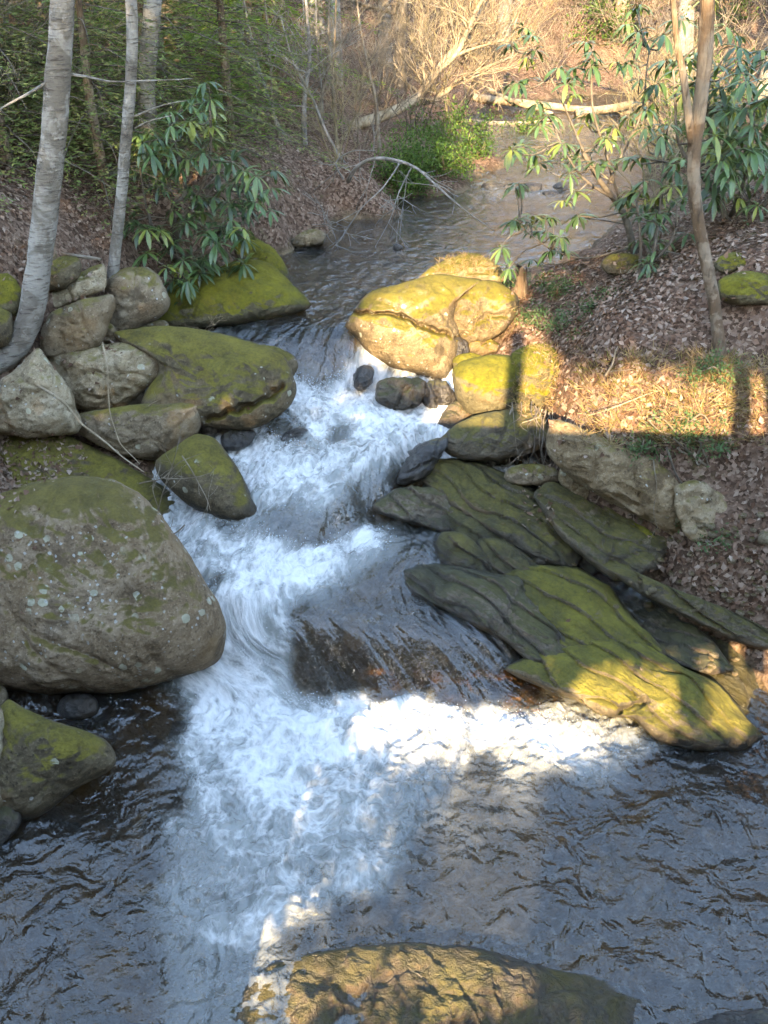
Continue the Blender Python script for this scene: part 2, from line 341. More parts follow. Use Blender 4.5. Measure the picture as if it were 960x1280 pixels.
def foam_density(px, py):
    o = np.empty(len(px))
    for a in range(0, len(px), 20000):
        dx = px[a:a + 20000, None] - fp[None, :, 0]; dy = py[a:a + 20000, None] - fp[None, :, 1]
        q = dx * dx + (dy * 1.25) ** 2; w = 1 / (q + 60) ** 1.7
        o[a:a + 20000] = (w * fp[None, :, 2]).sum(1) / w.sum(1)
    return o

# ------------------------------------------------------------------ terrain
GP = [(20, 900, -.2), (80, 880, -.25), (-40, 960, .1), (60, 800, .0), (-60, 860, .2), (0, 640, .75), (100, 640, .6), (200, 690, .35), (250, 640, .55),
      (0, 560, .95), (130, 570, .8), (220, 560, .75), (0, 440, 1.55), (100, 425, 1.4), (200, 420, 1.15), (290, 440, 1.0), (200, 500, .85), (100, 500, 1.0), (-100, 450, 1.8),
      (0, 330, 2.1), (60, 320, 2.0), (150, 310, 1.85), (250, 330, 1.5), (330, 320, 1.33), (240, 400, 1.2), (320, 375, 1.2),
      (330, 250, 1.85), (380, 250, 1.68), (420, 262, 1.42), (365, 300, 1.36), (450, 215, 1.8), (480, 250, 1.36), (560, 222, 1.45), (600, 190, 1.5), (300, 270, 1.8),
      (740, 560, 1.1), (800, 560, 1.2), (870, 560, 1.3), (960, 560, 1.35), (730, 450, 1.52), (850, 450, 1.66), (960, 440, 1.76), (700, 410, 1.46), (850, 330, 2.0),
      (960, 330, 2.2), (760, 340, 1.7), (690, 335, 1.42), (660, 400, 1.36), (650, 370, 1.38), (740, 318, 1.45), (690, 480, 1.2), (640, 440, 1.2), (600, 400, 1.2),
      (745, 272, 1.15), (772, 242, 1.12), (800, 205, 1.12), (805, 172, 1.15), (735, 292, 1.24), (660, 560, .8), (700, 590, .8), (880, 680, .78), (900, 620, 1.0), (960, 620, 1.12), (960, 700, .75), (940, 765, .42), (800, 690, .55), (860, 720, .55),
      (600, 650, .42), (700, 700, .4), (800, 765, .22), (700, 800, .05), (560, 700, .35), (870, 810, .1), (930, 850, .04), (960, 880, .0), (800, 850, .1), (860, 890, -.06), (560, 590, .75),
      (780, 800, .16), (820, 730, .36)]
gp = [tuple(PZ(a, b, z)) for a, b, z in GP]
for a, b, z in WP:
    if a < 650 or b > 930: gp.append(tuple(PZ(a, b, z - (.45 if b > 900 else .2))))
gp += [(-3.2, 3, .8), (-4, 1.5, 2), (-3, 1.5, 1.2), (3.3, 3, .4), (4.2, 1.5, 1.8), (5, 4, 1.8), (5, 6, 2.3), (-5, 4, 2.2), (-5, 6, 2.6), (-3.4, 4.2, 1.2),
       (-3.5, -1, 2.1), (3.5, -1, 2.1), (0, -1, -.5), (0, -6, -.6), (-4, -6, 2.2), (4, -6, 2.2), (-9, -6, 4), (9, -6, 4), (-9, 2, 4), (9, 2, 3.6),
       (-1, 12.5, 1.95), (-1.2, 15, 2.0), (-3, 10, 2.3), (-3, 13, 2.6), (-5, 8, 2.7), (-5, 11, 3.2), (-8, 10, 4.2), (-10, 16, 6.5), (-4, 18, 3.4), (0.5, 17, 1.7), (-1, 22, 2.6), (0, 30, 5.),
       (-15, 5, 6), (-15, 22, 9.5), (-6, 26, 7), (3, 34, 6.5), (10, 34, 8),
       (4.5, 8, 2.7), (4.2, 10, 2.2), (4.1, 12, 1.62), (4.2, 13, 1.7), (7, 9, 3.8), (9, 14, 4.2), (9, 18, 2.8), (12, 10, 6), (14, 6, 6.5), (14, 22, 5), (4, 24.5, 2.1), (8, 25, 2.6), (4, 28, 3.4), (20, 15, 8), (20, 30, 10), (-25, 40, 18), (0, 50, 14), (25, 50, 16), (0, 90, 28), (-60, 90, 40), (60, 90, 36), (-60, 0, 18), (60, 0, 18), (0, -60, 2), (-60, -60, 18), (60, -60, 18),
       (1.6, 20.5, 1.75), (2.4, 22.5, 1.8)]
gp += [(x, y, 1.1) for x, y in ((.3, 10.5), (1, 11.5), (1.9, 10.5), (1.6, 13), (2.6, 15), (3.6, 17), (4.6, 19), (2.6, 19), (6.4, 20), (2.2, 16.5), (-.6, 9.4), (.9, 9.4), (3.4, 14.6), (8, 21.5))]
ground_rbf = RBF(gp, .25, 2e-3)
def ground_h(x, y, detail=True):
    z = ground_rbf(x, y)
    if detail:
        P = np.stack([np.ravel(x), np.ravel(y), np.zeros(np.size(x))], -1)
        z = z + (.05 * fbm(P * 1.6, 4) + .016 * fbm(P * 9 + 5, 3)).reshape(np.shape(x))
    return z
def axis(lo, hi, d0, c, grow):
    a = [c]; d = d0
    while a[-1] < hi: a.append(a[-1] + d0 * (1 + max(0, abs(a[-1] - c) - 4.) * grow))
    b = [c]
    while b[-1] > lo: b.append(b[-1] - d0 * (1 + max(0, abs(b[-1] - c) - 4.) * grow))
    return np.array(sorted(set(a + b)))
gx = axis(-140, 140, .05, 0, .55); gy = axis(-70, 170, .05, 5.5, .45)
X, Y = np.meshgrid(gx, gy); Zg = ground_h(X, Y)
Zw0 = water_h(X, Y)
nx, ny = len(gx), len(gy)
idx = np.arange(nx * ny).reshape(ny, nx)
quads = np.stack([idx[:-1, :-1], idx[:-1, 1:], idx[1:, 1:], idx[1:, :-1]], -1).reshape(-1, 4)
bedm = 1 - sstep(.0, .07, Zg - Zw0)
ground = mk('ground', np.stack([X, Y, Zg], -1).reshape(-1, 3), quads, M['soil'], attrs={'bed': bedm.ravel()})
tag(ground, 'leaf covered soil banks and brown stream bed', None, kind='structure')

def grow_water():
    # rows get denser towards the pool and the falls, where the ripples are small
    ys = np.concatenate([np.arange(-6, 1.4, .12), np.arange(1.4, 7.6, .0115), 7.6 * 1.0042 ** np.arange(0, 330)]); ys = ys[ys < 27]
    ts = np.linspace(-1, 1, 520)
    half = np.interp(ys, [-6, 1, 4, 5, 7, 9, 12, 20, 27], [5, 2.9, 2.75, 2.5, 2.2, 2.6, 4.0, 8, 10])
    cx = np.interp(ys, [-6, 4, 5, 7, 9, 12, 20, 27], [0, 0, .6, .2, .4, 1.6, 5, 7])
    yy = np.repeat(ys[:, None], len(ts), 1); xx = cx[:, None] + half[:, None] * ts[None]
    z = water_h(xx, yy); x, y, z = xx.ravel(), yy.ravel(), z.ravel()
    z = np.where(y < 3.3, np.clip(z, -.02, .03), z); z = np.maximum(z, -.01)
    px, py, _ = proj(np.stack([x, y, z], -1))
    D = foam_density(px, py); D = np.where((y < 1.2), 0, D)
    casc = sstep(4.0, 4.5, y) * (1 - sstep(7.1, 7.8, y))
    kY = np.interp(np.linspace(-6, 30, 2000), [-6, 3.2, 4.3, 7.2, 8.2, 30], [.9, .9, .84, .84, .85, .85]); sY = np.cumsum(kY) * 36 / 2000
    cen = (-.22 - .3 * np.exp(-((y - 4.7) / .6) ** 2)) * casc
    s = np.interp(y, np.linspace(-6, 30, 2000), sY) - z * .25
    fl = np.stack([(x - cen), s, np.zeros_like(x)], -1)
    turb = .1 + .9 * sstep(.12, .8, D)
    n1 = fbm(fl * np.array((4.2, 4.2, 1)) + 3, 3); n2 = ridged(fl * np.array((11, 11, 1)) + 1.7 * noise(fl * 3)[:, None], 3); n3 = fbm(fl * 34., 2)
    lo = sstep(1.5, 9, y)
    wx = fl + .12 * np.stack([noise(fl * 2.1), noise(fl * 2.1 + 40), 0 * x], -1)
    r1 = ridged(wx * np.array((4.2, 6.5, 1)), 3); r2 = fbm(wx * np.array((13, 18, 1)), 3); r0 = noise(fl * np.array((1.6, 2.2, 1))); r3 = fbm(wx * np.array((3.4, 5, 1)) + 4, 2)
    calm = np.interp(y, [-6, 3.9, 4.4, 7, 7.6, 9.5, 13, 27], [1, 1, .9, .9, .7, .28, .1, .09])
    dz = turb * (.042 * n1 + .02 * n2 + .004 * n3) + calm * (.036 * r0 + .005 * r1 + .017 * r3 + .005 * r2) * (.7 + .75 * noise(fl * .8 + 9))
    # streaks on the smooth glassy sheets of the small falls
    dz += casc * (1 - turb) * .016 * fbm(fl * np.array((13, 3.5, 1)), 3)
    z2 = z + dz
    aer = np.clip(.03 + .6 * sstep(.22, .95, D), 0, 1) * np.where(y < 7.6, 1, .6)
    aer = np.maximum(aer, np.where(y > 7.8, .05, .03 + .03 * casc))
    zg = ground_h(x, y, False)
    n, m = len(ys), len(ts); ix = np.arange(n * m).reshape(n, m)
    q = np.stack([ix[:-1, :-1], ix[:-1, 1:], ix[1:, 1:], ix[1:, :-1]], -1).reshape(-1, 4)
    wetm = (z2 > zg - .06); keep = wetm[q].any(1); q = q[keep]
    used = np.unique(q); re = np.full(n * m, -1); re[used] = np.arange(len(used))
    V = np.stack([x, y, z2], -1)[used]
    o = mk('water', V, re[q], M['water'], attrs={'foam': D[used], 'aer': aer[used], 'flow': fl[used]})
    return tag(o, 'clear brown stream breaking into white foam over small falls', None, kind='structure')
water = grow_water()

# ------------------------------------------------------------------ rocks
solids = [ground]
def smooth_outline(pts, n=150, sharp=.5):
    P = np.array(pts, float); m = len(P); out = []
    for i in range(m):
        p0, p1, p2, p3 = P[i - 1], P[i], P[(i + 1) % m], P[(i + 2) % m]
        t = np.linspace(0, 1, 16, endpoint=False)[:, None]; k = sharp
        m1, m2 = k * (p2 - p0), k * (p3 - p1)
        out.append((2 * t ** 3 - 3 * t ** 2 + 1) * p1 + (t ** 3 - 2 * t ** 2 + t) * m1 + (-2 * t ** 3 + 3 * t ** 2) * p2 + (t ** 3 - t ** 2) * m2)
    O = np.concatenate(out); L = np.concatenate([[0], np.cumsum(np.linalg.norm(np.roll(O, -1, 0) - O, axis=1))])
    u = np.linspace(0, L[-1], n, endpoint=False)
    return np.stack([np.interp(u, L, np.append(O[:, k], O[0, k])) for k in (0, 1)], -1)

def rock(name, label, outline, anchor, mat, tilt=50, h=.25, hb=.35, p=2.6, pole=None, rough=.05, fs=3., facet=.5, strata=.3, group=None, seed=None, side=0., cracks=None, cat='rock', grow=1.05):
    """A boulder: its rim is the silhouette lying on a tilted plane, its face bulges up out of the plane, its back is as deep again."""
    seed = seed if seed is not None else len(rocks) * 3.7
    O = np.array([(float(a), float(b)) for a, b in outline]); size = np.ptp(O, axis=0).max()
    n = int(np.clip(size * 1.1, 70, 340)); nr = int(np.clip(size / 4.2, 16, 96)); nb = 9
    B = smooth_outline(outline, n, .22 if cat == 'slab' else .42)
    B = B.mean(0) + (B - B.mean(0)) * grow
    A = PZ(*anchor)
    tt = R(tilt); ss = R(side)
    nrm = np.array((math.sin(ss), -math.sin(tt) * math.cos(ss), math.cos(tt) * math.cos(ss))); nrm /= np.linalg.norm(nrm)
    C = B.mean(0) if pole is None else np.array(pole, float)
    rr = np.concatenate([np.linspace(0, 1, nr) ** .85, 1 - np.linspace(0, 1, nb + 1)[1:] ** 1.2])
    sgn = np.concatenate([np.ones(nr), -np.ones(nb)])
    kz = max(3, n // 7); ker = np.hanning(2 * kz + 1); ker /= ker.sum()
    Bs = np.stack([np.convolve(np.concatenate([B[-kz:, c_], B[:, c_], B[:kz, c_]]), ker, 'valid') for c_ in (0, 1)], -1)
    Bl = Bs[None] + (B - Bs)[None] * (rr ** 4)[:, None, None]
    px = C[None, None] + rr[:, None, None] * (Bl - C[None, None])
    d = ray(px[..., 0], px[..., 1])
    t = ((A - CAM) @ nrm) / (d @ nrm)
    pr = np.clip(1 - rr ** p, 0, 1) ** (1 / 2.)
    scale = np.linalg.norm(d, axis=-1)
    bul = np.where(sgn > 0, h * pr, -hb * np.clip(1 - rr ** 2.2, 0, 1) ** .5)[:, None] / scale
    V = CAM + d * (t - bul)[..., None]
    V = V.reshape(-1, 3)
    # grain: broad lumps, planar facets, layered steps
    Q = V + seed * 5.1
    k = np.repeat(np.clip(np.where(sgn > 0, .35 + .65 * pr, 1.), 0, 1), n)
    out = np.repeat(0., len(V))
    if facet:
        rs = np.random.RandomState(int(seed * 10) % 9999); cell = fs * 1.1
        nn = rs.normal(size=(4, 3)); nn /= np.linalg.norm(nn, axis=1)[:, None]
        ph = rs.uniform(0, 1, 4); w = noise(Q * fs * .7)
        f = np.abs(((Q @ nn.T) * cell * .5 + ph + .35 * w[:, None]) % 1 - .5)
        out += -facet * rough * .75 * (np.clip(.09 - f.min(1), 0, .09) / .09) ** 1.5
    out += rough * .9 * fbm(Q * fs, 4, .5) + rough * .25 * ridged(Q * fs * 2.6, 3)
    if strata:
        ax = np.array((.42, .22, .88)); sv = (Q @ ax) * 13 + 1.6 * noise(Q * 2.2)
        fr = sv - np.floor(sv); out += strata * rough * (fr ** 3 - .3) * .8 * sstep(-.25, .35, noise(Q * 4.3 + 11))
    Vr = V.reshape(len(rr), n, 3); cen = Vr[nr - 1].mean(0) - nrm * hb * .2
    rad_ = V - Vr[nr - 1].mean(0); rad_ = rad_ - nrm * (rad_ @ nrm)[:, None]; rad_ /= np.linalg.norm(rad_, axis=1)[:, None] + 1e-9
    dirn = nrm * np.repeat(sgn * np.maximum(pr, 0), n)[:, None] + rad_ * np.repeat(rr ** 3, n)[:, None]; dirn /= np.linalg.norm(dirn, axis=1)[:, None] + 1e-9
    V = V + dirn * (out * k)[:, None]
    if cat == 'slab':
        s2 = (Q @ np.array((.6, .78, -.1))) * 7.5 + .8 * noise(Q * np.array((2.2, 2.2, 2.2))); f2 = s2 - np.floor(s2)
        V = V + nrm * ((f2 ** 4 - .25) * -.034 * np.repeat(np.where(sgn > 0, pr, 0), n))[:, None]
    if cracks:
        qx, qy, _ = proj(V)
        for path, wd, dp in cracks:
            path = np.array(path, float); best = np.full(len(V), 1e9)
            jig = 5 * noise(np.stack([qx / 14, qy / 14, 0 * qx], -1))
            for a, b in zip(path[:-1], path[1:]):
                ab = b - a; u = np.clip(((qx - a[0]) * ab[0] + (qy - a[1]) * ab[1]) / (ab @ ab), 0, 1)
                best = np.minimum(best, np.hypot(qx + jig - a[0] - u * ab[0], qy + jig - a[1] - u * ab[1]))
            front = np.repeat(sgn > 0, n)
            cut = np.clip(1 - best / wd, 0, 1) * front * dp
            V = V + (V - CAM) / np.linalg.norm(V - CAM, axis=1)[:, None] * cut[:, None]
    wl_ = V[:, 2] - water_h(V[:, 0], V[:, 1]) + .06 * noise(V * 7)
    wl_ = 1 - sstep(.03, .17, wl_); nR = len(rr); F = []
    ix = np.arange(nR * n).reshape(nR, n); j2 = np.roll(ix, -1, 1)
    q = np.stack([ix[:-1], j2[:-1], j2[1:], ix[1:]], -1).reshape(-1, 4)
    q = q[:, ::-1]
    org = V.mean(0)
    o = mk(name, V, q, M[mat], origin=org, attrs={'wl': wl_})
    rocks.append(o); solids.append(o)
    return tag(o, label, cat, group, 'thing')
rocks = []
def S(s):
    a = list(map(float, s.split())); return [(a[i], a[i + 1]) for i in range(0, len(a), 2)]
LB = 'boulders of the left bank'; RB = 'rocks along the right bank'; SL = 'stone slabs beside the falls'
# left bank
rock('boulder', 'huge grey brown boulder spotted with pale lichen, overhanging the pool on the left', S('-70 700 -40 640 0 624 40 611 85 603 125 601 152 608 177 628 200 655 225 690 248 728 264 752 273 777 271 800 262 822 238 836 200 846 150 857 110 862 60 861 20 856 -20 848 -60 800'),
     (110, 862, .06), 'boulder', tilt=54, h=.46, hb=.5, p=4.2, pole=(125, 760), rough=.05, fs=2.2, facet=.7, strata=.15, group=LB)
rock('boulder', 'long mossy ledge littered with dead leaves behind the huge lichened boulder', S('-60 580 0 541 45 538 90 553 130 570 170 592 205 615 232 638 246 657 241 671 226 677 200 669 165 668 110 680 20 680 -50 660'),
     (220, 677, .42), 'mossy', tilt=40, h=.2, hb=.4, p=3, rough=.05, fs=3, group=LB)
rock('boulder', 'dark smooth mossy boulder dipping into the rapids below the lichened block', S('221 560 246 546 268 551 289 576 309 613 322 638 318 650 293 652 258 640 233 627 205 600 198 578'),
     (300, 652, .60), 'mossy', tilt=48, h=.24, hb=.35, p=2.6, rough=.025, fs=3, facet=.3, group=LB)
rock('boulder', 'squared grey block with pale lichen blotch wedged under the overhanging boulder', S('96 530 104 517 167 508 238 505 248 512 247 530 238 550 225 568 200 574 179 573 137 561 104 543'),
     (180, 574, .80), 'grey', tilt=66, h=.2, hb=.35, p=4, rough=.035, fs=4, facet=.7, group=LB)
rock('boulder', 'pale green grey rounded rock in the middle of the left stack', S('60 448 85 440 137 430 167 430 194 440 202 455 193 476 175 490 154 506 117 512 90 508 72 482'),
     (130, 512, 1.04), 'tan', tilt=62, h=.2, hb=.35, p=3, rough=.05, fs=4, facet=.7, group=LB)
rock('boulder', 'leaning pale grey slab directly under the curved birch foot', S('-25 500 0 480 25 459 46 438 58 451 83 484 94 513 99 532 84 542 42 543 -20 535'),
     (50, 543, 1.05), 'tan', tilt=62, h=.18, hb=.35, p=3, rough=.045, fs=4, facet=.8, group=LB)
rock('boulder', 'big mossy boulder jutting over the white rapids like a beak', S('146 418 180 412 217 411 267 418 317 430 348 446 361 470 366 488 358 506 329 527 292 535 250 528 205 516 180 504 190 480 200 462 192 442 160 432'),
     (300, 535, .98), 'mossy', tilt=46, h=.26, hb=.4, p=2.8, pole=(275, 490), rough=.045, fs=2.6, facet=.6, strata=.4, group=LB,
     cracks=[(S('262 524 300 512 330 500 352 484'), 7, .12)])
rock('boulder', 'small brown rock tip behind the beak shaped mossy boulder', S('300 428 322 432 345 434 367 446 370 459 361 471 335 465 300 450'),
     (350, 470, 1.12), 'mossy', tilt=45, h=.12, hb=.25, rough=.03, fs=5, group=LB)
rock('boulder', 'rounded olive grey boulder at the foot of the thin birch', S('139 347 160 335 182 336 197 347 210 374 205 392 183 404 150 415 138 408 134 370'),
     (170, 412, 1.38), 'grey', tilt=58, h=.22, hb=.35, p=3, rough=.045, fs=4, facet=.6, group=LB)
rock('boulder', 'broad yellow green moss boulder below the left rhododendron at the water', S('200 370 235 350 262 340 300 327 335 331 360 355 384 380 368 390 317 402 270 406 225 409 200 402'),
     (300, 406, 1.22), 'vmossy', tilt=42, h=.24, hb=.4, p=2.5, rough=.04, fs=3, facet=.4, group=LB)
rock('boulder', 'pointed moss covered rock rising behind the broad moss boulder', S('292 306 300 297 317 297 342 312 359 338 356 352 330 340 300 330'),
     (340, 352, 1.30), 'vmossy', tilt=50, h=.2, hb=.3, rough=.035, fs=4, group=LB)
rock('boulder', 'angular block with ochre face between the two birches', S('52 420 66 392 96 379 137 369 141 385 133 408 125 428 110 438 62 444'),
     (90, 444, 1.42), 'grey', tilt=62, h=.17, hb=.35, p=4, rough=.04, fs=4, facet=.9, group=LB)
rock('boulder', 'flat pale slab lying on the ochre faced block', S('56 378 66 360 95 343 126 331 132 345 128 362 100 373 70 385'),
     (90, 385, 1.66), 'tan', tilt=40, h=.1, hb=.25, p=3, rough=.04, fs=5, facet=.8, group=LB)
rock('boulder', 'small mossy stone topmost in the left rock stack', S('54 360 58 335 76 321 98 325 97 345 78 360'),
     (75, 360, 1.82), 'mossy', tilt=50, h=.12, hb=.25, rough=.04, fs=5, group=LB)
rock('boulder', 'mossy round rock left of the curved birch, upper of two', S('-30 345 8 343 24 362 27 384 12 396 -30 397'), (5, 397, 1.75), 'vmossy', tilt=55, h=.15, hb=.3, rough=.03, fs=4, group=LB)
rock('boulder', 'mossy round rock left of the curved birch, lower of two', S('-30 388 10 390 15 414 6 432 -30 434'), (0, 434, 1.62), 'mossy', tilt=55, h=.14, hb=.3, rough=.03, fs=4, group=LB)
rock('boulder', 'small grey stone squeezed between thin birch and beak boulder', S('118 412 128 402 143 408 147 422 132 430 120 426'), (132, 430, 1.33), 'grey', tilt=58, h=.08, hb=.15, rough=.025, fs=7, group=LB)
rock('boulder', 'flat little stone under the rounded olive boulder', S('168 408 186 402 206 401 209 409 192 415 172 414'), (190, 415, 1.25), 'tan', tilt=45, h=.06, hb=.12, rough=.02, fs=7, group=LB)
rock('boulder', 'green mossy rock with grey face in the lower left corner of the pool', S('0 890 12 878 30 887 62 901 95 911 125 925 138 941 135 960 97 983 64 1010 37 1023 12 1019 -10 1000 -15 930'),
     (40, 1022, -.02), 'mossy', tilt=52, h=.2, hb=.35, p=2.6, rough=.03, fs=3.5, facet=.6, group=LB)
rock('boulder', 'brown rock edge at far left beside the corner moss rock', S('-60 880 -10 882 5 905 13 960 9 1005 -5 1018 -60 1010'), (-10, 1018, -.02), 'tan', tilt=60, h=.2, hb=.3, rough=.04, fs=4, group=LB)
rock('boulder', 'low wet pale stone at the waterline in the left corner', S('-30 1012 5 1008 24 1018 22 1034 5 1052 -30 1060'), (0, 1050, -.02), 'slabwet', tilt=40, h=.08, hb=.15, rough=.03, fs=6, group=LB)
rock('boulder', 'dark half drowned stone in the shadow under the lichened boulder', S('72 884 82 869 105 866 121 876 119 892 98 899 78 896'), (98, 899, -.03), 'wet', tilt=45, h=.07, hb=.12, rough=.02, fs=6, group=LB)
rock('boulder', 'small dark rock between the lichened and corner boulders', S('-30 862 0 855 10 872 4 890 -30 895'), (0, 892, .0), 'grey', tilt=55, h=.1, hb=.15, rough=.02, fs=6, group=LB)
rock('boulder', 'wet black rock below the beak boulder at the rapids edge', S('278 545 300 535 318 541 312 556 296 562 280 560'), (300, 562, .84), 'wet', tilt=45, h=.07, hb=.15, rough=.03, fs=7, group=LB)
rock('boulder', 'grey stone on the far left shore of the upper pool', S('366 300 378 290 395 287 406 294 402 304 385 309 368 308'), (388, 309, 1.30), 'tan', tilt=55, h=.12, hb=.2, rough=.04, fs=6)
# boulders at the head of the falls
rock('boulder', 'large golden mossy boulder split by dark cracks at the head of the falls', S('436 405 447 388 467 367 490 359 520 352 547 346 570 349 600 352 574 372 566 395 572 415 570 440 560 463 551 471 522 466 488 456 463 439 445 418'),
     (530, 471, 1.0), 'golden', tilt=46, h=.3, hb=.45, p=2.8, pole=(520, 415), rough=.045, fs=2.6, facet=.6, group=RB,
     cracks=[(S('440 391 470 391 500 394 520 404 545 414 568 420'), 4.5, .3)])
rock('boulder', 'right half of the split golden boulder with a stepped lower edge', S('577 366 598 353 626 357 645 372 644 392 630 412 612 424 592 430 577 424 566 402 569 384'),
     (600, 430, 1.2), 'golden', tilt=48, h=.18, hb=.4, p=2.8, rough=.05, fs=4, facet=.9, group=RB, cracks=[(S('575 425 592 406 612 396 640 392'), 5, .08)])
rock('boulder', 'mossy crest behind the split golden boulder', S('526 348 556 326 590 317 618 330 630 350 600 356 560 350'), (575, 353, 1.38), 'golden', tilt=42, h=.18, hb=.35, rough=.05, fs=4, group=RB)
rock('boulder', 'small pale broken stone in the gap beneath the split boulder', S('584 436 590 426 606 422 624 430 621 440 600 446 586 445'), (602, 446, 1.1), 'golden', tilt=52, h=.07, hb=.15, p=4, rough=.03, fs=8, facet=1, group=RB)
rock('boulder', 'dark wedge stone in the cleft of the golden boulder', S('562 430 570 422 584 427 586 446 576 455 562 452'), (574, 455, 1.08), 'wet', tilt=50, h=.06, hb=.15, rough=.03, fs=8, group=RB)
rock('boulder', 'squat moss rock above the round shaded boulder of the right bank', S('566 450 580 442 600 444 606 452 590 460 570 462'), (585, 462, 1.08), 'vmossy', tilt=48, h=.06, hb=.15, rough=.02, fs=7, group=RB)
rock('boulder', 'round boulder with bright moss crown beside the small rapid', S('568 468 577 454 600 447 625 446 643 450 652 470 648 510 615 519 590 517 574 500'),
     (605, 519, .97), 'vmossy', tilt=58, h=.24, hb=.35, p=2.8, rough=.03, fs=3.5, facet=.4, group=RB)
rock('boulder', 'yellow moss hump hung with roots on the right bank edge', S('640 446 655 434 680 430 694 440 699 468 692 500 670 516 645 514 640 480'), (668, 516, 1.0), 'vmossy', tilt=58, h=.2, hb=.35, p=2.6, rough=.05, fs=4, group=RB)
rock('boulder', 'low brown rock lying across the foot of the moss hump', S('551 553 572 532 597 520 640 514 672 516 684 535 678 556 655 566 610 575 572 571'),
     (610, 575, .86), 'slab', tilt=48, h=.16, hb=.3, p=2.8, rough=.035, fs=4, facet=.7, group=RB)
rock('boulder', 'jagged dark wet rock at the right edge of the rapids', S('498 602 505 580 526 556 551 548 558 556 540 588 514 604'), (510, 604, .76), 'wet', tilt=55, h=.1, hb=.2, p=2.4, rough=.045, fs=6, facet=1., strata=.8, group=RB)
MID = 'stones standing in the rapids'
rock('stone', 'brown wet stone standing in the white water, larger of a pair', S('468 494 475 477 501 471 524 472 532 478 524 501 502 512 481 508'), (500, 512, .93), 'slabwet', tilt=48, h=.12, hb=.2, p=4, rough=.05, fs=5, facet=1.2, group=MID)
rock('stone', 'dark wet stone standing in the white water, smaller of a pair', S('526 490 536 478 557 479 568 496 560 508 536 509'), (545, 509, .94), 'wet', tilt=48, h=.1, hb=.18, p=4, rough=.045, fs=6, facet=1.2, group=MID)
rock('stone', 'pinkish wet rock where water slides beside the round moss boulder', S('548 530 562 506 580 500 592 514 578 528 560 536'), (565, 536, .88), 'slabwet', tilt=45, h=.08, hb=.2, rough=.03, fs=6, group=MID)
rock('stone', 'wet stone at the lip of the upper fall', S('442 482 447 462 456 456 466 462 464 478 452 488'), (453, 488, .97), 'wet', tilt=50, h=.07, hb=.2, rough=.03, fs=7, group=MID)
rock('stone', 'black rock breaking the foam near the left rapids', S('352 548 366 536 384 538 382 548 362 554'), (365, 553, .86), 'wet', tilt=35, h=.03, hb=.12, rough=.03, fs=8, group=MID)
# slabs
rock('bedrock', 'dark wet bedrock shelf carrying all the mossy slabs beside the falls', S('500 640 545 596 600 584 680 604 760 640 840 690 900 760 940 830 950 905 900 925 820 915 740 880 665 850 600 800 530 750 540 700'),
     (740, 850, .07), 'slab', tilt=20, h=.05, hb=.5, p=8, rough=.05, fs=3, facet=.6, strata=1., group=None, grow=1.)
rock('slab', 'long mossy slab highest beside the falls, dipping to the right', S('533 592 552 581 575 580 600 584 640 600 672 622 702 652 724 684 708 704 664 692 612 662 562 628 540 608'),
     (600, 655, .58), 'slab', tilt=22, h=.13, hb=.25, p=8, rough=.035, fs=4, facet=.6, strata=.8, grow=1.12, group=SL, cat='slab')
rock('slab', 'green tongue shaped slab resting on the lower flank of the longest slab', S('549 641 558 626 567 618 592 625 633 656 667 681 690 700 667 706 633 698 600 685 571 669'),
     (600, 688, .47), 'slab', tilt=24, h=.11, hb=.2, p=8, rough=.03, fs=5, facet=.6, strata=.8, grow=1.12, group=SL, cat='slab')
rock('slab', 'small leaf shaped mossy slab at the tip of the green tongue', S('599 678 610 674 630 677 658 697 676 713 658 720 629 718 611 705'),
     (640, 720, .42), 'slab', tilt=30, h=.08, hb=.15, p=8, rough=.02, fs=6, strata=.7, grow=1.12, group=SL, cat='slab')
rock('slab', 'dark bare slab end nearest the middle fall', S('472 632 496 614 533 611 560 623 572 652 552 664 517 652 479 641'), (520, 660, .55), 'slabwet', tilt=35, h=.1, hb=.25, p=8, rough=.035, fs=5, strata=.9, grow=1.12, group=SL, cat='slab')
rock('slab', 'shadowed mossy wedge under the green tongue slab', S('548 682 556 668 578 668 608 694 624 720 600 724 572 716 552 704'), (580, 720, .42), 'slab', tilt=45, h=.08, hb=.25, rough=.03, fs=5, strata=.7, grow=1.12, group=SL, cat='slab')
rock('slab', 'wet grey slab sloping into the blue pool sheet', S('514 722 530 712 555 710 600 718 645 728 672 768 704 800 722 826 663 826 633 800 575 769 524 744'),
     (600, 778, .33), 'slabwet', tilt=24, h=.12, hb=.3, p=8, rough=.035, fs=4, facet=.6, strata=.9, grow=1.12, group=SL, cat='slab')
rock('slab', 'wide olive slab in the middle of the right ledge', S('634 728 664 715 720 714 762 742 795 784 822 812 795 830 747 832 704 812 660 764'),
     (720, 822, .2), 'slabmoss', tilt=22, h=.14, hb=.3, p=8, rough=.03, fs=3.5, facet=.5, strata=.7, grow=1.12, group=SL, cat='slab')
rock('slab', 'lowest slab with a bright moss nose dipping into the pool', S('648 838 690 818 745 806 800 808 850 838 888 856 918 893 937 916 914 930 866 930 820 922 793 896 756 890 727 874 685 858 662 848'),
     (800, 918, .0), 'slabmoss', tilt=26, h=.17, hb=.35, p=8, pole=(810, 872), rough=.03, fs=3.2, facet=.4, strata=.5, grow=1.12, group=SL, cat='slab', cracks=[(S('775 892 790 884 808 876'), 5, .05)])
rock('slab', 'mossy slab under the bank overhang', S('676 624 693 610 727 620 777 648 829 672 814 706 768 720 739 700 708 672'), (750, 712, .52), 'slab', tilt=26, h=.12, hb=.3, p=8, rough=.04, fs=4, strata=.6, grow=1.12, group=SL, cat='slab')
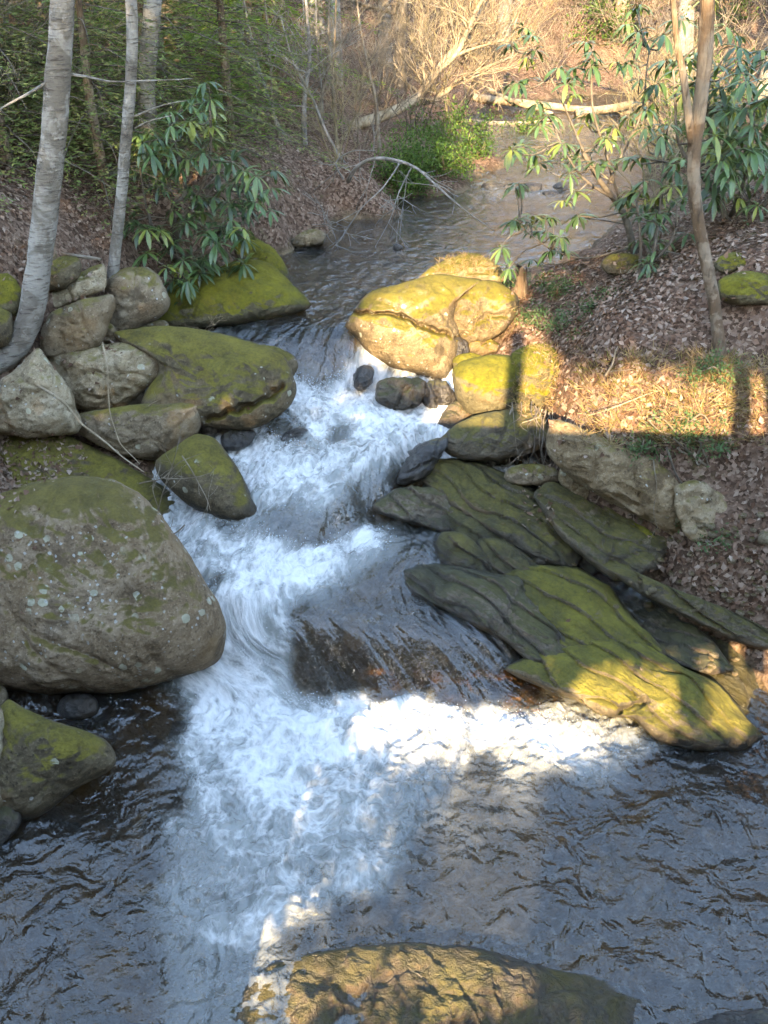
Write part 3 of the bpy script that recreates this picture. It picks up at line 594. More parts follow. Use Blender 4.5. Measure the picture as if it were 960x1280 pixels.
rock('slab', 'bright moss lump on the slab under the bank overhang', S('738 690 755 668 783 653 822 668 830 686 800 700 777 708 752 707'), (780, 708, .5), 'vmossy', tilt=42, h=.11, hb=.2, rough=.035, fs=5, grow=1.12, group=SL, cat='slab')
rock('slab', 'thin straight slab edging the pebbles on the right', S('771 717 793 716 852 741 906 762 975 796 975 816 918 799 868 774 810 745'), (870, 778, .36), 'slab', tilt=52, h=.07, hb=.2, p=8, rough=.02, fs=5, strata=.5, grow=1.12, group=SL, cat='slab')
rock('slab', 'dark wet slab lying in the trickle behind the lowest slab', S('730 722 775 722 820 750 880 795 905 830 880 836 840 822 790 780 748 748'), (830, 815, .2), 'slabwet', tilt=10, h=.05, hb=.2, p=8, rough=.03, fs=4, strata=1., grow=1.12, group=SL, cat='slab')
rock('slab', 'dark mossy stone bridging the trickle between the upper slabs', S('640 606 690 600 720 614 742 650 760 690 735 712 715 690 690 650'), (720, 700, .46), 'slabwet', tilt=18, h=.04, hb=.25, rough=.03, fs=5, strata=.8, grow=1.12, group=SL, cat='slab')
rock('boulder', 'massive tan bank rock overhanging the slabs on the right', S('687 546 700 528 740 543 790 568 835 588 858 608 863 632 860 656 843 668 810 650 760 624 720 600 692 572'),
     (790, 645, .80), 'bank', tilt=62, h=.2, hb=.5, p=3.6, rough=.05, fs=3, facet=.8, strata=1., group=RB)
rock('boulder', 'narrow stone tucked below the massive bank rock', S('699 600 705 584 725 596 752 626 742 633 715 620'), (722, 630, .74), 'bank', tilt=55, h=.07, hb=.2, p=3, rough=.025, fs=6, group=RB)
rock('boulder', 'flat grey stone half hidden under hanging roots', S('632 596 640 584 668 580 693 586 696 600 668 606 642 604'), (665, 606, .78), 'grey', tilt=38, h=.06, hb=.15, rough=.025, fs=6, group=RB)
rock('boulder', 'dark earthy rock at the right end of the bank overhang', S('846 612 880 604 905 622 915 650 900 676 862 672 848 650'), (880, 676, .78), 'bank', tilt=58, h=.06, hb=.35, rough=.05, fs=4, facet=1., group=RB)
rock('boulder', 'moss cushion rock on the slope at the right edge of the picture', S('900 352 920 342 950 341 985 350 985 378 940 380 905 372'), (940, 380, 2.0), 'vmossy', tilt=50, h=.12, hb=.25, rough=.04, fs=4, group=RB)
rock('boulder', 'second moss hummock behind the moss cushion rock', S('894 330 905 318 925 316 935 330 920 342 900 340'), (915, 342, 2.1), 'vmossy', tilt=50, h=.1, hb=.2, rough=.03, fs=5, group=RB)
rock('boulder', 'mossy stone under the right rhododendron stems', S('752 330 768 318 795 320 808 334 790 344 762 342'), (780, 344, 1.74), 'mossy', tilt=48, h=.1, hb=.2, rough=.03, fs=5, group=RB)
# foreground
rock('boulder', 'wide brown rock awash in the bottom foreground', S('255 1300 284 1262 315 1235 345 1212 390 1197 440 1190 500 1186 560 1186 620 1196 680 1214 740 1226 790 1246 818 1272 832 1310 760 1380 600 1400 420 1390 300 1350'),
     (520, 1215, .005), 'awash', tilt=9, h=.075, hb=.35, p=3., rough=.036, fs=5, facet=.5, strata=.6, group=None)
rock('boulder', 'dark rock tip in the bottom right corner', S('850 1300 885 1275 925 1266 985 1268 985 1330 880 1340'), (930, 1275, .03), 'wet', tilt=22, h=.1, hb=.25, rough=.04, fs=6)
FAR = 'stones in the far riffle'
for lab, (cx_, cy_, w_, h_) in (('dark stone left of the far riffle', (616, 232, 14, 5)), ('blackish stone in the middle of the far riffle', (664, 234, 15, 6)), ('dark brown stone right in the far riffle', (702, 233, 9, 6)), ('tiny stone at the right end of the far riffle', (688, 242, 10, 4)), ('small round stone poking out of the upper pool', (497, 309, 6, 4))):
    rock('stone', lab, [(cx_ + w_ * math.cos(a) * (1 + .2 * math.sin(3 * a + cx_)), cy_ + h_ * math.sin(a)) for a in np.linspace(0, 2 * math.pi, 9)[:-1]], (cx_, cy_ + h_, 1.29), 'wet', tilt=45, h=.06, hb=.12, rough=.02, fs=8, group=FAR)
rs = np.random.RandomState(11)
PEB = 'loose pebbles on the right shore'

# ------------------------------------------------------------------ light
SUN_EL, SUN_AZ = R(22), R(9)          # low sun behind the camera, slightly to its left
sd = np.array((-math.sin(SUN_AZ) * math.cos(SUN_EL), -math.cos(SUN_AZ) * math.cos(SUN_EL), math.sin(SUN_EL)))
sun_d = bpy.data.lights.new('sun', 'SUN'); sun_d.energy = 2.45; sun_d.angle = R(.5); sun_d.color = (1, .83, .6)
sun = bpy.data.objects.new('sun', sun_d); COL.objects.link(sun)
sun.rotation_euler = Vector(sd).to_track_quat('Z', 'Y').to_euler(); sun.location = sd * 40
w = bpy.data.worlds.new('World'); scene.world = w; w.use_nodes = True
nt = w.node_tree; sk = nt.nodes.new('ShaderNodeTexSky'); sk.sky_type = 'NISHITA'; sk.sun_disc = False
sk.sun_elevation = SUN_EL; sk.sun_rotation = math.atan2(sd[0], sd[1]); sk.air_density = 1.; sk.dust_density = .4; sk.ozone_density = 2.2
bg = nt.nodes['Background']; bg.inputs[1].default_value = .15; nt.links.new(sk.outputs[0], bg.inputs[0])
scene.view_settings.view_transform = 'Standard'; scene.view_settings.look = 'None'
scene.view_settings.exposure = 3.75; scene.view_settings.use_white_balance = True; scene.view_settings.white_balance_temperature = 8100; scene.view_settings.gamma = 1
scene.render.engine = 'CYCLES'
cy = scene.cycles; cy.adaptive_threshold = .03; cy.use_denoising = True; cy.max_bounces = 6; cy.diffuse_bounces = 3; cy.glossy_bounces = 2; cy.transmission_bounces = 3
cy.transparent_max_bounces = 8; cy.caustics_reflective = False; cy.caustics_refractive = False; cy.sample_clamp_indirect = 4; cy.sample_clamp_direct = 14

# ------------------------------------------------------------------ foliage helpers
class Leaves:
    """Many small leaf blades in one crown: each is a folded kite of its own."""
    def __init__(s): s.V = []; s.A = []
    def add(s, b, d, side, L, W, a, fold=.18):
        b, d, side = np.atleast_2d(b), np.atleast_2d(d), np.atleast_2d(side)
        d = d / (np.linalg.norm(d, axis=1)[:, None] + 1e-9)
        side = side - d * (side * d).sum(1)[:, None]; side /= np.linalg.norm(side, axis=1)[:, None] + 1e-9
        up = np.cross(d, side); L = np.broadcast_to(L, len(b))[:, None]; W = np.broadcast_to(W, len(b))[:, None]
        m = b + d * L * .45
        s.V.append(np.stack([b, m + side * W * .5 + up * W * fold, b + d * L, m - side * W * .5 + up * W * fold], 1)); s.A.append(np.repeat(np.broadcast_to(a, len(b)), 4))
    def build(s, name, mat, parent=None, origin=None):
        V = np.concatenate(s.V).reshape(-1, 3); n = len(V) // 4; f = np.arange(n * 4).reshape(n, 4)
        F = np.concatenate([f[:, [0, 1, 2]], f[:, [0, 2, 3]]])
        return mk(name, V, F, mat, parent, origin, False, {'rnd': np.concatenate(s.A)})
def rdir(rs, n):
    v = rs.normal(size=(n, 3)); return v / np.linalg.norm(v, axis=1)[:, None]
def curve(pts, n=14):
    P = np.array(pts, float)
    if len(P) < 3: return P[0] + (P[-1] - P[0]) * np.linspace(0, 1, n)[:, None]
    out = []; m = len(P); k = max(2, n // (m - 1))
    for i in range(m - 1):
        p0, p1, p2, p3 = P[max(i - 1, 0)], P[i], P[i + 1], P[min(i + 2, m - 1)]
        t = np.linspace(0, 1, k, endpoint=(i == m - 2))[:, None]
        out.append(.5 * (2 * p1 + (p2 - p0) * t + (2 * p0 - 5 * p1 + 4 * p2 - p3) * t ** 2 + (3 * p1 - p0 - 3 * p2 + p3) * t ** 3))
    return np.concatenate(out)
def wob(P, amp, rs, fr=1.5):
    P = np.asarray(P, float); o = rs.uniform(0, 50)
    return P + amp * np.stack([noise(P * fr + o + 7 * k) for k in range(3)], -1)
def gz(x, y): return float(ground_h(np.array([x]), np.array([y]))[0])
def limb(mb, rs, p, d, L, r, depth, spread=.6, up=.1, kids=3, sides=4, minr=.0018):
    """A bare limb that wanders, tapers and forks."""
    n = max(4, int(5 + L * 3)); pts = [np.array(p, float)]; d = np.array(d, float)
    for i in range(n):
        d = d + rs.normal(size=3) * .13 + np.array((0, 0, up * .12)); d /= np.linalg.norm(d); pts.append(pts[-1] + d * L / n)
    rad = np.linspace(r, max(r * .35, minr), n + 1)
    mb.tube(pts, rad, sides if depth < 2 else 3, cap=False)
    if depth <= 0: return
    for k in range(kids + rs.randint(0, 2)):
        i = int(n * rs.uniform(.25, .98)); q = pts[i]
        s = rdir(rs, 1)[0] * spread + (pts[i] - pts[i - 1]) / (L / n) * .75 + np.array((0, 0, up)); s /= np.linalg.norm(s)
        limb(mb, rs, q, s, L * rs.uniform(.4, .68), rad[i] * .62, depth - 1, spread, up, kids, sides, minr)

def bare_tree(name, label, base, H, r, rs, mat='barkgrey', lean=(0, 0), group=None, first=.35, depth=3, cat='tree', nl=11, kids=3, path=None):
    t = thing(name, label, cat, base, group)
    if path is None:
        path = [np.array(base) + np.array((lean[0] * u * H, lean[1] * u * H, u * H)) for u in (0, .25, .5, .75, 1)]
        path = wob(curve(path, 24), .03 * H ** .7, rs, .5); path = path - path[0] + np.array(base); path[:, 2] -= .15 * (1 - np.linspace(0, 1, len(path)))
    rad = r * (1 - .75 * np.linspace(0, 1, len(path)) ** .9); rad[0] *= 1.35; rad[1] *= 1.12
    mb = MB(); mb.tube(path, rad, 10); mb.build('trunk', M[mat], t)
    br = MB()
    for k in range(nl):
        i = int((first + (1 - first) * rs.uniform(0, .97)) * (len(path) - 1)); a = rs.uniform(0, 6.28)
        limb(br, rs, path[i], (math.cos(a), math.sin(a), rs.uniform(.25, .9)), H * rs.uniform(.12, .26), rad[i] * .5, depth - 1, .65, .12, kids, 4, .003)
    br.build('crown', M[mat], t); return t

def hemlock(name, label, base, H, rad, rs, mat='hemlock', nb=80, dens=1., low=.05, group=None, needle=.055):
    t = thing(name, label, 'evergreen tree', base, group); base = np.array(base)
    path = wob(base + np.array((0, 0, 1)) * np.linspace(-.1, H, 16)[:, None], .06, rs, .6)
    mb = MB(); mb.tube(path, np.linspace(.016 * H + .02, .012, 16), 8); mb.build('trunk', M['bark'], t)
    lv = Leaves(); bm = MB()
    for k in range(nb):
        u = low + (1 - low) * (k + rs.uniform()) / nb; p = base + np.array((0, 0, H * u)); a = k * 2.4 + rs.uniform(-.4, .4)
        L = rad * (1 - u) ** .75 * rs.uniform(.65, 1.1) + .12
        d = np.array((math.cos(a), math.sin(a), 0)); n = 10; s = np.linspace(0, 1, n)[:, None]
        pts = p + d * L * s + np.array((0, 0, 1)) * (L * (.18 * s - .42 * s ** 2)); pts = wob(pts, .05, rs, 2)
        bm.tube(pts, np.linspace(.012, .003, n) * (.5 + L * .4), 3, False)
        side = np.cross(d, (0, 0, 1))
        m = int(L * 15 * dens) + 4
        for j in range(m):
            q = (j + rs.uniform()) / m * .93 + .07; c = pts[0] + (pts[-1] - pts[0]) * 0; i = min(int(q * (n - 1)), n - 2); f = q * (n - 1) - i
            c = pts[i] * (1 - f) + pts[i + 1] * f; sg = 1 if j % 2 else -1
            tl = L * .42 * (1 - q) ** .8 * rs.uniform(.6, 1.2) + .07
            td = side * sg + d * rs.uniform(.4, .9) + np.array((0, 0, rs.uniform(-.35, .1))); td /= np.linalg.norm(td)
            k2 = int(tl / needle * 1.3) + 2; w = rs.uniform(0, 1, k2)
            b = c + td * tl * w[:, None] - np.array((0, 0, .22)) * (tl * w ** 2)[:, None]
            nd = td + np.cross(td, (0, 0, 1)) * np.where(rs.uniform(size=k2) < .5, 1, -1)[:, None] * rs.uniform(.3, 1.1, k2)[:, None] + rs.normal(size=(k2, 3)) * .15
            lv.add(b, nd, np.cross(nd, (0, 0, 1.)) + rs.normal(size=(k2, 3)) * .25, needle * rs.uniform(.7, 1.4, k2), needle * .34, np.clip(rs.uniform(.1, .9) + rs.normal(size=k2) * .12, 0, 1))
    bm.build('branch', M['twigdark'], t); lv.build('crown', M[mat], t); return t

def whorl(lv, rs, c, ax, L=.14, n=9, droop=.5, col=.4):
    ax = np.array(ax, float); ax /= np.linalg.norm(ax); u = np.cross(ax, (.3, .9, .1)); u /= np.linalg.norm(u); w = np.cross(ax, u)
    for k in range(n):
        a = 2 * math.pi * k / n + rs.uniform(-.25, .25); rdl = u * math.cos(a) + w * math.sin(a)
        d0 = rdl + ax * rs.uniform(.0, .5); d0 /= np.linalg.norm(d0); l = L * rs.uniform(.75, 1.15); ww = l * rs.uniform(.19, .26); dr = droop * rs.uniform(.6, 1.3)
        T = np.array((0, .25, .55, .8, 1.)); ang = dr * (T * .9 + .35)
        prof = np.array((.14, .72, 1., .72, .06)) * ww * .5
        # the blade hangs more towards its tip
        P = [np.array(c) + d0 * .012]
        for i in range(1, 5):
            dd = d0 * math.cos(ang[i]) + np.array((0, 0, -1)) * math.sin(ang[i]); dd /= np.linalg.norm(dd); P.append(P[-1] + dd * l * (T[i] - T[i - 1]))
        P = np.array(P); sd_ = np.cross(d0, (0, 0, 1)); sd_ = sd_ / (np.linalg.norm(sd_) + 1e-6); nn = np.cross(sd_, d0); nn /= np.linalg.norm(nn) + 1e-6
        nn = nn * np.sign(nn[2] + 1e-6)
        Lf = P + sd_ * prof[:, None] - nn * prof[:, None] * .35 * -1; Rt = P - sd_ * prof[:, None] + nn * prof[:, None] * .35
        V = np.concatenate([Lf, P, Rt]); F = [(i, i + 1, i + 6, i + 5) for i in range(4)] + [(i + 5, i + 6, i + 11, i + 10) for i in range(4)]
        lv.add(V, F, float(np.clip(col + rs.normal() * .16, 0, 1)))

def rhodo(name, label, base, mains, spots, rs, L=.14, extra=1, ex=(.14, .3), group=None, droop=.8):
    t = thing(name, label, 'rhododendron', base, group); lv = MB(); nodes = []
    for pth, r in mains:
        c = wob(curve(pth, 16), .02, rs, 2); mb = MB(); mb.tube(c, np.linspace(r, r * .45, len(c)), 7); mb.build('stem', M['twigdark'], t); nodes += list(c[4:])
    tw = MB(); nodes = np.array(nodes); allp = []
    for s in spots:
        allp.append((np.array(s), True))
        for k in range(extra): allp.append((np.array(s) + rs.normal(size=3) * ex[0] + np.array((0, abs(rs.normal()) * ex[1], -.03)), False))
    for s, main in allp:
        dd = np.linalg.norm(nodes - s, axis=1) + .6 * np.maximum(0, nodes[:, 2] - s[2]); q = nodes[dd.argmin()]
        mid = (q + s) / 2 + np.array((0, 0, -.06)) * np.linalg.norm(q - s) + rs.normal(size=3) * .03
        c = curve([q, mid, s], 8); tw.tube(c, np.linspace(.008, .004, len(c)), 4, False)
        ax = (s - mid) / (np.linalg.norm(s - mid) + 1e-6) * .5 + np.array((0, -.15, .9)) + rs.normal(size=3) * .25
        whorl(lv, rs, s, ax, L * rs.uniform(.8, 1.12), rs.randint(7, 11), droop, rs.uniform(.15, .7) if rs.uniform() > .12 else .92)
    tw.build('twig', M['twigdark'], t); lv.build('foliage', M['rhodo'], t); return t

# ------------------------------------------------------------------ trees near the camera
rs = np.random.RandomState(5)
def trunk_tree(name, label, path, rad, mat, extra=(), crown=0, cat='tree', sides=16, group=None, thin=.72):
    base = path[0]; t = thing(name, label, cat, base, group); rr = np.random.RandomState(len(name) + int(abs(base[0]) * 100))
    c = curve(path, 12 * (len(path) - 1)); L = np.concatenate([[0], np.cumsum(np.linalg.norm(np.diff(c, axis=0), axis=1))])
    fine = np.linspace(0, L[-1], int(L[-1] / .03)); c = np.stack([np.interp(fine, L, c[:, k]) for k in range(3)], -1)
    rd = np.interp(np.linspace(0, 1, len(c)), np.linspace(0, 1, len(rad)), rad) * thin
    rd[:8] *= np.linspace(1.5, 1, 8)
    mb = MB(); mb.tube(c, rd * (1 + .05 * noise(np.stack([fine * 3, 0 * fine, 0 * fine], -1))), sides)
    V = mb.v[0]; ax = np.repeat(c, sides, 0)[:len(V)]; n = (V - ax); V += n * (.09 * noise(V * np.array((14, 14, 4))) + .05 * noise(V * 30))[:, None]
    mb.build('trunk', M[mat], t)
    for pth, r0, r1 in extra:
        m2 = MB(); q = wob(curve(pth, 20), .012, rr, 3); m2.tube(q, np.linspace(r0, r1, len(q)), 8); m2.build('limb', M[mat], t)
    if crown:
        up_ = curve([c[-1], c[-1] + (.15, .1, 2.5), c[-1] + (-.1, .3, 5.), c[-1] + (.1, .2, 7.5)], 24); m3 = MB(); m3.tube(up_, np.linspace(rd[-1], .012, len(up_)), 8); m3.build('limb', M[mat], t)
        br = MB(); top = np.concatenate([c[len(c) * 3 // 4:], up_])
        for k in range(crown):
            a = rr.uniform(0, 6.28); i = rr.randint(len(top)); limb(br, rr, top[i], (math.cos(a), math.sin(a), rr.uniform(.2, .8)), rr.uniform(1.4, 3.2), .026, 3, .6, .1, 3, 4, .004)
        br.build('crown', M[mat], t)
    return t
def path_at(pts): return [PY(a, b, y) for a, b, y in pts]
trunk_tree('birch_tree', 'thick grey birch with a curved, lichened foot over the left rocks',
           path_at([(-60, 462, 6.05), (-15, 458, 6.1), (14, 440, 6.15), (36, 402, 6.2), (46, 350, 6.25), (56, 270, 6.3), (66, 180, 6.3), (73, 90, 6.3), (78, 0, 6.3), (82, -120, 6.25), (92, -420, 6.2), (110, -900, 6.2)]),
           [.12, .125, .125, .118, .112, .105, .1, .097, .094, .09, .08, .05], 'birch', [(path_at([(66, 95, 6.3), (40, 112, 6.2), (10, 130, 6.1), (-20, 150, 6.0)]), .012, .004), (path_at([(76, 92, 6.3), (110, 96, 6.4), (150, 102, 6.5), (240, 98, 6.7)]), .011, .003)], 9, 'birch')
trunk_tree('birch_tree', 'slim birch rising from the rounded olive boulder',
           path_at([(136, 408, 7.25), (141, 345, 7.3), (150, 262, 7.3), (158, 170, 7.3), (165, 70, 7.3), (164, 0, 7.3), (160, -200, 7.3), (150, -700, 7.4)]),
           [.066, .063, .06, .057, .054, .052, .045, .03], 'birch', [(path_at([(166, 146, 7.3), (185, 138, 7.2), (205, 132, 7.15), (232, 126, 7.1)]), .009, .003), (path_at([(168, 160, 7.3), (190, 150, 7.2), (215, 143, 7.1)]), .008, .003)], 6, 'birch')
b3 = (-2.72, 9.0); trunk_tree('birch_tree', 'straight pale trunk standing behind the slim birch',
           [np.array((b3[0], 9.0, gz(*b3) - .1))] + path_at([(180, 200, 9.0), (183, 100, 9.0), (189, 30, 9.0), (195, -80, 9.0), (215, -500, 9.0), (230, -1100, 9.1)]), [.12, .112, .105, .1, .095, .08, .04], 'birch', (), 14, 'birch')
trunk_tree('sapling', 'thin whitish sapling trunk at the far left edge', [np.array((-4.3, 10, gz(-4.3, 10) - .1))] + path_at([(3, 200, 10.), (6, 60, 10.), (8, -10, 10.), (12, -400, 10.)]), [.045, .042, .038, .036, .02], 'birch', (), 8, 'tree')
trunk_tree('forked_tree', 'brown forked tree with rough bark standing on the right slope',
           path_at([(905, 482, 5.62), (900, 440, 5.68), (893, 380, 5.72), (880, 315, 5.75), (869, 250, 5.76), (867, 195, 5.76), (874, 140, 5.76), (881, 70, 5.76), (884, 0, 5.76), (886, -150, 5.76), (880, -600, 5.8)]),
           [.074, .066, .066, .068, .068, .07, .066, .064, .062, .056, .04], 'bark', [(path_at([(866, 185, 5.76), (860, 140, 5.72), (854, 90, 5.7), (847, 60, 5.7), (840, 0, 5.7), (825, -200, 5.7), (800, -500, 5.6)]), .026, .012)], 9, thin=.6)
st = MB(); sb = PZ(650, 378, 1.36); sq = curve([sb - (0, 0, .1), sb + (0, 0, .12), sb + (-.02, 0, .3)], 10); st.tube(sq, np.linspace(.075, .05, len(sq)), 14)
st.v[0][-14:, 2] += .12 * np.random.RandomState(2).uniform(-.6, 1, 14); st.v[0] += .012 * np.stack([noise(st.v[0] * 18 + k) for k in range(3)], -1)
tag(st.build('tree_stump', M['bark'], origin=sb), 'short splintered brown stump behind the split golden boulder', 'stump')

# ------------------------------------------------------------------ rhododendrons
def spots(s, ox, oy, k, y0, y1, rs):
    a = list(map(float, s.split())); return [PY(ox + a[i] / k, oy + a[i + 1] / k, rs.uniform(y0, y1)) for i in range(0, len(a), 2)]
lb = np.array((-1.95, 8.35, gz(-1.95, 8.35)))
sp_l = spots('790 370 760 420 720 400 690 380 790 470 640 420 690 480 560 500 590 520 640 560 570 580 620 610 680 640 760 570 820 590 870 610 900 640 880 690 720 700 740 730 800 740 860 760 920 700 930 780 870 850 910 870 520 850 540 870 500 800 700 830 790 880 640 470 540 550 510 630 960 660 980 720 960 760 600 700 650 790 760 800', 0, 0, 3, 7.7, 8.5, rs) + \
       spots('550 110 610 105 640 120 690 140 560 170 640 215 580 235 550 245 480 20 440 15 520 60 700 20 730 15 650 60 500 130 600 150 670 190 520 170 730 120', 0, 280, 2.4, 7.5, 7.9, rs)
rhodo('rhododendron', 'dark green rhododendron drooping over the mossy boulders on the left bank', lb,
      [([lb, lb + (.05, -.1, .5), PY(232, 240, 8.1), PY(215, 160, 8.1)], .025), ([lb, lb + (.1, -.1, .4), PY(260, 220, 8.1), PY(262, 130, 8.0)], .022), ([lb, PY(265, 300, 8.0), PY(300, 240, 8.0)], .02), ([lb, PY(240, 330, 8.0), PY(230, 345, 7.8)], .018), ([lb, PY(190, 280, 8.1), PY(175, 200, 8.1)], .016)], sp_l, rs, .17, 1, (.1, .25))
rb0 = np.array((2.45, 8.1, gz(2.45, 8.1)))
sp_r = spots('45 105 90 190 60 220 175 255 235 290 300 195 300 245 400 240 475 20 490 150 570 130 480 300 530 385 230 355 95 390 100 470 290 425 385 480 350 520 190 540 250 590 320 610 95 620 25 690 240 720 250 810 75 810 145 815 85 870 180 890 200 940 0 560 10 830 -40 930', 640, 0, 3, 7.3, 8.3, rs)
rhodo('rhododendron', 'straggling rhododendron reaching its leaf whorls out over the upper stream', rb0,
      [([rb0, PY(800, 330, 7.9), PY(780, 265, 7.8), PY(752, 225, 7.8), PY(730, 190, 7.8)], .04), ([PY(780, 265, 7.8), PY(745, 150, 7.9), PY(740, 60, 7.9)], .014), ([PY(775, 255, 7.8), PY(720, 215, 7.7), PY(690, 150, 7.7)], .012),
       ([PY(730, 190, 7.8), PY(700, 120, 7.8), PY(660, 50, 7.8)], .01), ([rb0, PY(740, 320, 7.6), PY(690, 310, 7.5), PY(650, 280, 7.5)], .012), ([PY(760, 230, 7.8), PY(800, 150, 7.8), PY(810, 60, 7.9)], .012)], sp_r, rs, .155, 1, (.1, .15))
rb1 = np.array((3.0, 7.9, gz(3.0, 7.9)))
sp_r2 = spots('780 330 820 390 880 300 880 400 940 380 800 480 850 500 760 560 790 600 830 640 740 650 900 560 945 560 760 740 870 700 920 770 660 220 690 200 770 250 850 220 930 200 900 470 960 460 840 560 700 300 650 330 960 640 980 300 980 560 1000 400 990 220', 640, 0, 3, 6.9, 8.2, rs)
rhodo('rhododendron', 'dense rhododendron with long glossy leaves behind the forked tree', rb1,
      [([rb1, PY(905, 270, 7.7), PY(890, 180, 7.7), PY(880, 100, 7.7)], .03), ([rb1, PY(930, 230, 7.6), PY(945, 130, 7.5)], .025), ([rb1, PY(885, 230, 7.5), PY(850, 180, 7.5), PY(840, 90, 7.6)], .02), ([rb1, PY(960, 250, 7.6), PY(985, 120, 7.5)], .02)], sp_r2, rs, .19, 2, (.14, .35))
rb2 = np.array((2.05, 7.0, gz(2.05, 7.0)))
sp_r3 = spots('500 480 560 510 490 590 430 740 500 770 530 830 600 700 640 600 560 900 660 880 590 800 620 760 470 800 550 740 610 640 520 860 540 950 520 1000 600 930 660 960 580 1010 480 720', 640, 0, 3, 6.7, 7.4, rs)
rhodo('rhododendron', 'low rhododendron with yellowish leaves on the bank left of the forked tree', rb2,
      [([rb2, PY(815, 330, 7.0), PY(825, 260, 7.0), PY(830, 190, 7.1)], .018), ([rb2, PY(800, 300, 7.0), PY(795, 250, 7.0)], .016), ([rb2, PY(840, 300, 7.0), PY(845, 250, 7.0)], .014)], sp_r3, rs, .15, 1, (.08, .2))
rb3 = np.array((3.1, 7.0, gz(3.1, 7.0)))
rhodo('rhododendron', 'small rhododendron sprig low at the right edge of the picture', rb3, [([rb3, PY(930, 310, 7.0), PY(920, 292, 6.9)], .01), ([rb3, PY(950, 305, 7.0), PY(955, 290, 6.9)], .01)],
      spots('850 910 920 900 880 930 940 940 960 890 830 940', 640, 0, 3, 6.7, 7.1, rs), rs, .14, 1, (.06, .12))

# ------------------------------------------------------------------ evergreens
hk = [(-3.15, 9.9, 4.2, 1.5, 'sparse grey green hemlock between the thick and slim birches'), (-4.6, 9.2, 4.2, 1.5, 'hemlock with drooping sprays left of the thick birch'), 
      (-5.6, 12.2, 5.2, 1.9, 'tall hemlock in the deep shade at the upper left'), (-4.2, 12.6, 4.4, 1.6, 'hemlock behind the straight pale trunk')]
for x, y, H, r, lab in hk: hemlock('hemlock', lab, (x, y, gz(x, y)), H, r, rs, 'hemlock', int(15 * H), 1.4, .03, 'hemlocks on the left bank')
for x, y, H, r, lab in [(-2.55, 8.5, 2.4, 1.2, 'young hemlock between the slim birch and the left rhododendron'), (-3.25, 8.1, 2.2, 1.2, 'low young hemlock between the two nearest birches'), (-4.1, 8.0, 2.6, 1.3, 'young hemlock left of the thick birch'), (-3.7, 9.0, 3.2, 1.5, 'feathery young hemlock behind the thick birch'),
                        (-2.3, 9.6, 3., 1.4, 'bushy young hemlock above the left rhododendron'), (-1.7, 10.4, 2.8, 1.2, 'young hemlock right of the left rhododendron'), (-4.9, 10.2, 3.4, 1.6, 'shaded young hemlock at the left edge')]:
    hemlock('hemlock', lab, (x, y, gz(x, y)), H, r, rs, 'hemlock', int(26 * H), 1.3, .04, 'hemlocks on the left bank', .05)
for x, y, H, r, lab in [(-2.7, 12.0, 3.6, 1.6, 'fresh green young hemlock above the left leaf slope'), (-1.75, 13.0, 3.6, 1.5, 'fresh green young hemlock behind the pale saplings'), (-3.1, 14.6, 9, 2.2, 'bright green hemlock catching sun at the upper left'), (-1.75, 15.6, 8, 1.9, 'bright green hemlock beside the bare saplings'), (-4.6, 17.5, 11, 2.6, 'yellow green hemlock farthest up the left slope')]:
    hemlock('hemlock', lab, (x, y, gz(x, y)), H, r, rs, 'hemgreen', int(14 * H), 1.3, .03, 'hemlocks on the left bank', .075)

# ------------------------------------------------------------------ bare saplings on the left bank
sap = [([(362, 215, 12.), (350, 170, 12.), (340, 125, 12.), (337, 70, 12.), (331, 0, 12.), (325, -150, 12)], .028, 'twig', 'pale straight sapling leftmost beside the green hemlock'),
       ([(362, 208, 12.4), (345, 150, 12.4), (322, 80, 12.4), (305, 0, 12.4), (290, -120, 12.4)], .03, 'barkgrey', 'grey sapling leaning left over the leaf slope'),
       ([(382, 195, 12.2), (380, 130, 12.2), (387, 70, 12.2), (383, 0, 12.2), (378, -160, 12.2)], .04, 'barkgrey', 'mottled upright sapling, stoutest of the stems'),
       ([(404, 205, 12.8), (400, 130, 12.8), (408, 90, 12.8), (410, 30, 12.8), (416, -120, 12.8)], .03, 'twig', 'sunlit tan sapling among the grey stems'),
       ([(440, 222, 11.8), (410, 170, 11.8), (390, 120, 11.8), (366, 75, 11.8), (350, 20, 11.8)], .028, 'barkgrey', 'slanting sapling crossing the upright stems'),
       ([(476, 190, 12.6), (470, 130, 12.6), (463, 95, 12.6), (452, 35, 12.6), (440, -40, 12.6)], .03, 'twig', 'pale bare sapling above the green shrubs'),
       ([(406, 200, 13.2), (402, 120, 13.2), (396, 30, 13.2), (392, -100, 13.2)], .022, 'barkgrey', 'thin dark sapling behind the tan one'),
       ([(420, 200, 13.), (416, 100, 13.), (420, 10, 13.), (424, -120, 13)], .024, 'twig', 'thin pale sapling right of the tan one')]
for pts, r, mt, lab in sap:
    p = path_at(pts); p[0][2] = gz(p[0][0], p[0][1]) - .05
    bare_tree('sapling', lab, p[0], 3.5, r, rs, mt, path=wob(curve(p, 26), .02, rs, 1.5), group='bare saplings on the left bank', first=.3, depth=3, nl=9, kids=2)
